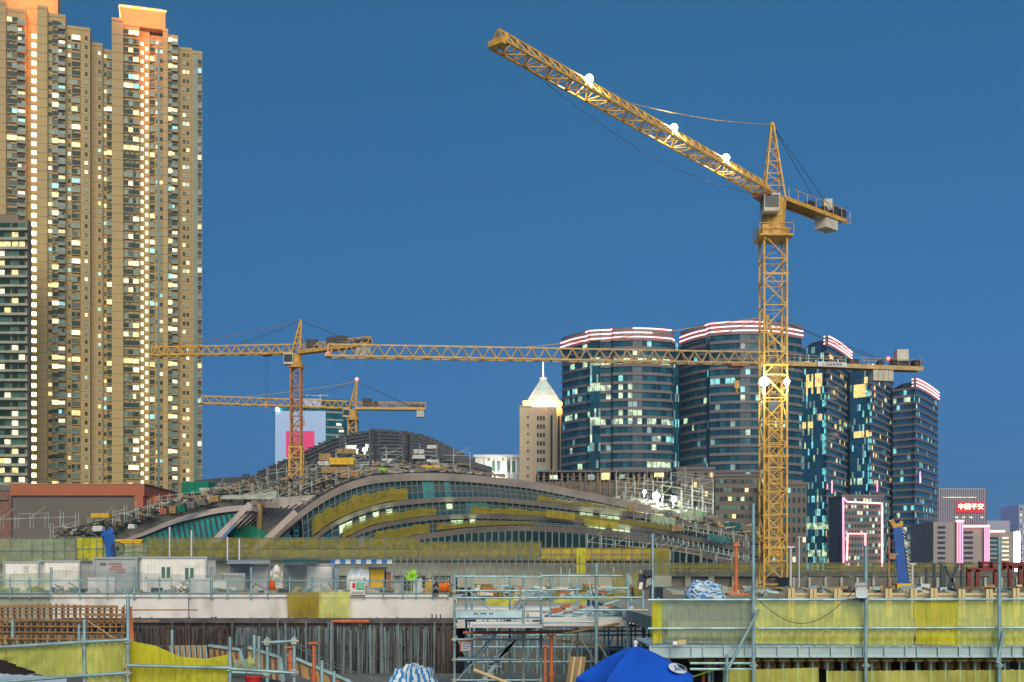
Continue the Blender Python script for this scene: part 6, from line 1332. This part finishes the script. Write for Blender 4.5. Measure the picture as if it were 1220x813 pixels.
# perforated deck planks
for k in range(8):
    x0 = 775 + k*64; 
    r_ = thing('deck_plank', ['pale steel deck plank at the left end above the parasol','second steel deck plank from the parasol','steel deck plank below the tall standard','steel deck plank with perforated face right of the tall standard','perforated steel deck plank below the grey lamp','perforated steel deck plank under the brightest yellow net','perforated steel deck plank left of the rightmost standard','perforated steel deck plank at the right frame edge'][k], 'deck plank', P(x0+32,783,Y+.1), 'steel deck planks')
    m = MB(); a, b_ = X(x0,Y), X(x0+63,Y); m.box(a, b_, Y+.1, Y+.14, Z(783.5,Y), Z(770,Y)); m.box(a, b_, Y+.07, Y+.1, Z(771,Y), Z(769.5,Y)); m.box(a, b_, Y+.07, Y+.1, Z(784,Y), Z(782.5,Y)); m.box(a, b_, Y+.14, Y+2.4, Z(770.5,Y), Z(769.6,Y))
    for j in range(3): xx = a + (b_-a)*(j)/2.5; m.box(xx-.012, xx+.012, Y+.06, Y+.1, Z(783,Y), Z(770,Y))
    m.build('channel', M['steel_deck'], r_)
    if k >= 2:
        m = MB()
        for j in range(20):
            for q in range(3): xx = a + .02 + (b_-a-.03)*j/20; m.box(xx, xx+.014, Y+.095, Y+.0995, Z(774.2+q*3,Y), Z(773+q*3,Y))
        m.build('holes', M['scaf_far'], r_)
# timber post pairs behind the net
base = thing('timber_posts', 'pair of yellow timber posts standing behind the lime net', 'timber posts', P(943,770,21), 'timber post pairs')
for dx in (0, 4.4): m = MB(); m.box(X(939+dx,21), X(942.6+dx,21), 21, 21.07, Z(775,21), Z(701,21)); m.build('post', M['timber'], base)
m = MB(); m.box(X(942,21), X(944,21), 21.01, 21.05, Z(770,21), Z(712,21)); m.build('spacer', M['plank'], base)
base['label'] = 'yellow timber post pair nearest the big crane mast, behind the lime net'
for px, wd in ((967,'second timber post pair right of the big crane mast'),(996,'third timber post pair right of the big crane mast'),(1057,'timber post pair just right of the grey floodlight'),(1087,'timber post pair just right of the blue piling arm foot'),(1111,'timber post pair just left of the light blue box'),(1144,'timber post pair below the left leg of the red steel portal'),(1177,'timber post pair just left of the rightmost tall standard'),(1209,'timber post pair nearest the right frame edge')):
    c_ = copy_tree(base); c_['label'] = wd; c_.location.x += (px-941)*21/F; c_.location.z += rnd.uniform(-.02,.02)
m = MB()
for (a, b_, y) in ((935,1220,707.5),(935,1220,712)): m.box(X(a,21.3), X(b_+60,21.3), 21.2, 21.3, Z(y+2,21.3), Z(y-1,21.3))
tag(m.build('timber_rails', M['timber']), 'long horizontal timber rails tying the post pairs together', 'timber rails')
dk_ = MB(); dk_.box(X(780,21), X(1300,21), 19.2, 40, Z(722,30)-.25, Z(722,30)); tag(dk_.build('upper_deck', M['concrete']), 'concrete deck surface behind the lime nets', 'deck')
# shoring under the deck
sh = thing('shoring', 'row of jacks and short timber beams under the right hand deck', 'shoring', P(1050,800,Y+.6)); m = MB(); tm = MB()
rr = random.Random(6)
for k in range(26):
    px = 845 + k*17.6; m.tube(P(px,850,Y+.5), P(px,789,Y+.5), .022, 8); m.cbox(P(px,788,Y+.5), .12, .12, .015); m.tube(P(px+4,850,Y+1.3), P(px+4,789,Y+1.3), .022, 8)
    tm.box(X(px-7,Y+.4), X(px+6,Y+.4), Y+.3, Y+1.6, Z(787.5,Y+.4), Z(784.3,Y+.4)); tm.box(X(px-6,Y+1), X(px+rr.uniform(2,9),Y+1), Y+.9, Y+1.1, Z(797,Y+1), Z(789,Y+1)) if rr.random() < .8 else None
tm.bar(P(820,786.5,Y+.6), P(1300,786.5,Y+.6), .03, .05)
m.build('jacks', M['scaf'], sh); tm.build('beams', M['plank'], sh)
m = MB(); m.box(X(800,Y+2), X(1350,Y+2), Y+2, Y+2.2, 5, Z(786,Y+2)); tag(m.build('void_backing', M['site_dark']), 'dark backing wall painted as the shaded void behind the shoring jacks', 'formwork')  # near black wall added to paint the shaded void under the deck
for y in (790.5,797.5): m = MB(); m.tube(P(822,y,Y+.1), P(900,y,Y+.1), .02, 8); tag(m.build('scaffold_pipe', M['scaf']), 'upper of two short pipes right of the parasol' if y < 795 else 'lower of two short pipes right of the parasol', 'scaffold pipe', 'single scaffold pipes')
prop('orange prop foot at the bottom right of the parasol', 838, 799, 850, 19, .035)
m = MB(); m.path([P(824,807,18.5),P(842,801,18.4),P(858,797,18.3),P(866,800,18.3)], .012, 6); tag(m.build('yellow_hose', M['lime']), 'yellow green hose curving right of the parasol', 'hose')
m = MB(); m.cbox(P(812,765,Y-.2), .12, .1, .07); m.cbox(P(804,766,Y-.2), .07, .08, .05, m=1); tag(m.build('small_packets', [M['timber'], M['sign_white']]), 'small cream packets lying on the deck edge above the parasol', 'packets')
# grey floodlight on the standard
fl = thing('site_floodlight', 'grey box floodlight on a standard above the lime net, facing the camera', 'floodlight', P(1027,716,Y-.3)); yy = Y-.3
m = MB(); m.hexa([P(1019,713,yy),P(1034,713,yy),P(1034,713,yy+.16),P(1019,713,yy+.16),P(1018,698,yy),P(1033,697,yy),P(1033,697,yy+.14),P(1018,698,yy+.14)]); m.hexa([P(1017.5,698.5,yy-.02),P(1034,698,yy-.02),P(1033.5,698,yy+.1),P(1018,698.5,yy+.1),P(1019,694.5,yy+.0),P(1031,694,yy+.0),P(1031,694,yy+.12),P(1019,694.5,yy+.12)]); hs = m.build('housing', M['grey_panel'], fl, bevel=.008)
m = MB(); m.box(X(1020.5,yy), X(1032,yy), yy-.012, yy-.001, Z(711.5,yy), Z(702,yy)); m.build('lens', M['tarp_white'], fl)
m = MB(); m.box(X(1019.3,yy), X(1020.5,yy), yy-.02, yy-.001, Z(712.5,yy), Z(701,yy)); m.box(X(1032,yy), X(1033.3,yy), yy-.02, yy-.001, Z(712.5,yy), Z(701,yy)); m.box(X(1019.3,yy), X(1033.3,yy), yy-.02, yy-.001, Z(702,yy), Z(700.8,yy)); m.box(X(1019.3,yy), X(1033.3,yy), yy-.02, yy-.001, Z(712.6,yy), Z(711.5,yy)); m.build('lens_frame', M['sign_white'], hs)
m = MB(); m.tube(P(1010,712,yy+.1), P(1020,700,yy+.1), .008, 6); m.cbox(P(1027,716,yy+.1), .06, .05, .05); m.build('bracket', M['crane_dark'], fl)

# ------------------------------------------------------------------ things on the right beyond the deck
def rframe(label, segs, Y, w=.2):
    r = thing('steel_portal', label, 'steel frame', P(segs[0][0][0], segs[0][1][1], Y), 'red steel frames')
    for (a, b_) in segs: m = MB(); m.bar(P(*a,Y), P(*b_,Y), w); m.build('beam' if abs(a[1]-b_[1]) < 8 else 'column', M['red_steel'], r)
    return r
rframe('red brown steel portal in front, left of the rightmost standard', [((1154,707),(1154,679)),((1164,707),(1164,679)),((1152,679),(1190,679)),((1186,702),(1186,679))], 60, .2)
rframe('red brown steel frame raised behind the portal', [((1168,680),(1168,671)),((1166,671),(1200,671)),((1180,680),(1180,671)),((1203,700),(1203,672)),((1215,700),(1215,674)),((1196,680),(1196,671)),((1166,676),(1250,676))], 64, .18)
rframe('red brown steel beam running out of the right frame edge', [((1200,672),(1260,672)),((1216,690),(1250,690)),((1222,702),(1222,672))], 66, .2)
m = MB()
for (a, b_) in (((1113,706),(1113,672)),((1122,706),(1122,672)),((1125,706),(1125,674)),((1146,706),(1146,672)),((1126,675),(1141,706)),((1142,672),(1128,706)),((1104,706),(1104,676))): m.bar(P(*a,58), P(*b_,58), .12)
tag(m.build('cross_braced_gantry', M['office_mullion']), 'dark grey cross braced steel frame between the blue arm and the red steel', 'steel frame')
m = MB(); m.cbox(P(1123,705,40), .26, .3, .22); m.cbox(P(1123,700.6,40), .28, .32, .03); tag(m.build('blue_box', M['tarp_white'], bevel=.01), 'light blue plastic box on the timber rail', 'box')
m = MB(); m.cbox(P(1045,703,40), .3, .3, .22); m.cbox(P(1045,698.5,40), .33, .33, .03); tag(m.build('red_box', M['red_steel'], bevel=.01), 'dark red box beside the grey floodlight', 'box')
m = MB(); m.cbox(P(1076,701,44), .6, .5, .35); m.cbox(P(1100,701,46), .35, .5, .35, m=1); tag(m.build('yellow_crates', [M['yellow_box'], M['white_stone']]), 'yellow and white crates at the foot of the blue arm', 'crate')
for k, px in enumerate((942,1087,952)):
    m = MB(); m.tube(P(px,706,(44,50,90)[k]), P(px,(652,672,640)[k],(44,50,90)[k]), (.04,.05,.06)[k], 8); m.cbox(P(px,(652,672,640)[k],(44,50,90)[k]), .3, .1, .06); tag(m.build('site_pole', M['white_stone']), ('thin pale pole right beside the big crane mast','thin pale pole right of the blue arm','farther pale pole right of the big crane mast')[k], 'pole', 'thin site poles')
# clutter on the deck around the mast foot
rr = random.Random(77); m = MB()
for k in range(160):
    x = rr.uniform(800,1220); y = rr.uniform(700,708); m.cbox(P(x,y,rr.uniform(34,40)), rr.uniform(.1,.7), rr.uniform(.06,.2), rr.uniform(.03,.12), rr.uniform(0,3), m=rr.randrange(5), tilt=rr.uniform(-.2,.2))
tag(m.build('deck_rubble', [M['timber'], M['concrete'], M['plank'], M['steel_deck'], M['concrete_dark']]), 'loose timber and rubble on the right hand deck', 'building debris', kind='stuff')
m = MB(); m.box(X(790,60), X(900,60), 60, 66, 4, Z(700,60)); m.box(X(790,60), X(1300,60), 70, 76, 4, Z(703,60)); tag(m.build('rear_platform', M['concrete_dark']), 'grey platform behind the right hand deck', 'platform')
m = MB(); m.box(X(940,100), X(1240,100), 100, 104, 4, Z(688,100))
for k in range(16): x = X(945+k*19,100); m.box(x-.1, x+.1, 99.8, 100, 6, Z(688,100), 1)
tag(m.build('sheet_wall', [M['concrete_dark'], M['scaf_far']]), 'dark ribbed sheet wall behind the steel frames', 'wall')
# no lamps added for the foreground: sky and the skyglow lamp light it

# more thin tubes behind the two central scaffolds
rr = random.Random(63); ms_ = thing('rear_frame_scaffold', 'finer scaffold of thin tubes behind the platform scaffold, over the grey wall', 'scaffold', P(690,820,36)); m = MB(); b2 = MB()
for k in range(15):
    px = 560 + k*16; y0 = 712 + rr.choice([0,14,30]); m.tube(P(px,850,36), P(px,y0,36), .03, 6); m.tube(P(px+5,850,37.5), P(px+5,y0+5,37.5), .03, 6)
for y in (728,757,771,789,806): m.tube(P(556,y,35.95), P(800,y+rr.uniform(-1,1),35.95), .028, 6)
for k in range(12): px = 565 + k*18; b2.tube(P(px,806,36.3), P(px+rr.choice([-22,22]),757,36.3), .022, 6)
m.build('frame', M['scaf'], ms_); b2.build('braces', M['scaf'], ms_)
# small site clutter on the central slab and the container deck
rr = random.Random(99); m = MB()
for k in range(300):
    px = rr.uniform(570, 798); Y = rr.uniform(77, 92); y = HZ + (H - Z(716,76) - rr.uniform(0,.9)) * F / Y
    m.cbox(P(px, y, Y), rr.uniform(.15,1.3), rr.uniform(.1,.4), rr.uniform(.06,.35), rr.uniform(-.5,.5), m=rr.choice([0,0,0,1,1,2,4,4,5,3]), tilt=rr.uniform(-.15,.15))
for k in range(22): px = rr.uniform(570, 798); Y = rr.uniform(77,90); z = Z(716,76); x = X(px,Y); m.bar((x,Y,z), (x+rr.uniform(-.4,.4),Y,z+rr.uniform(.8,2.4)), .07, m=0)
tag(m.build('slab_clutter', [M['scaf'], M['concrete_pale'], M['timber'], M['terracotta'], M['grey_panel'], M['net_yellow']]), 'pipes, boards and blocks littering the central slab', 'building debris', kind='stuff')
rr = random.Random(98); m = MB()
for k in range(200):
    px = rr.uniform(2, 536); Y = rr.uniform(80.5, 84); z = zd + rr.uniform(.05,.5)
    p = Vector((X(px,Y), Y, z)); m.cbox(p, rr.uniform(.15,1.0), rr.uniform(.1,.4), rr.uniform(.1,.6), rr.uniform(-.5,.5), m=rr.randrange(6), tilt=rr.uniform(-.2,.2))
for k in range(30):
    px = rr.uniform(20, 536); a = P(px, 700+rr.uniform(-8,6), 82.5); b_ = P(px+rr.uniform(14,40), 700+rr.uniform(-8,6), 82.5); q = a.lerp(b_,.5)-Vector((0,0,.5)); m.path([a, q, b_], .03, 5, m=5)
tag(m.build('deck_clutter', [M['scaf'], M['white_paint'], M['timber'], M['grey_panel'], M['net_yellow'], M['ink']]), 'small boxes, cables and boards in front of the containers', 'building debris', kind='stuff')

# ------------------------------------------------------------------ the city's evening haze
m = MB(); m.box(-2650, 2650, -350, 2650, -1, 232); hz = m.build('haze', None if 0 else [])
hm = bpy.data.materials.new('haze'); hm.use_nodes = True; n = hm.node_tree
n.nodes.remove(n.nodes['Principled BSDF']); pv = n.nodes.new('ShaderNodeVolumePrincipled'); pv.inputs['Density'].default_value = 0.00024; pv.inputs['Color'].default_value = (0.55,0.78,1.0,1); pv.inputs['Anisotropy'].default_value = 0.5
n.links.new(pv.outputs[0], n.nodes['Material Output'].inputs['Volume']); hz.data.materials.append(hm); tag(hz, kind='stuff')
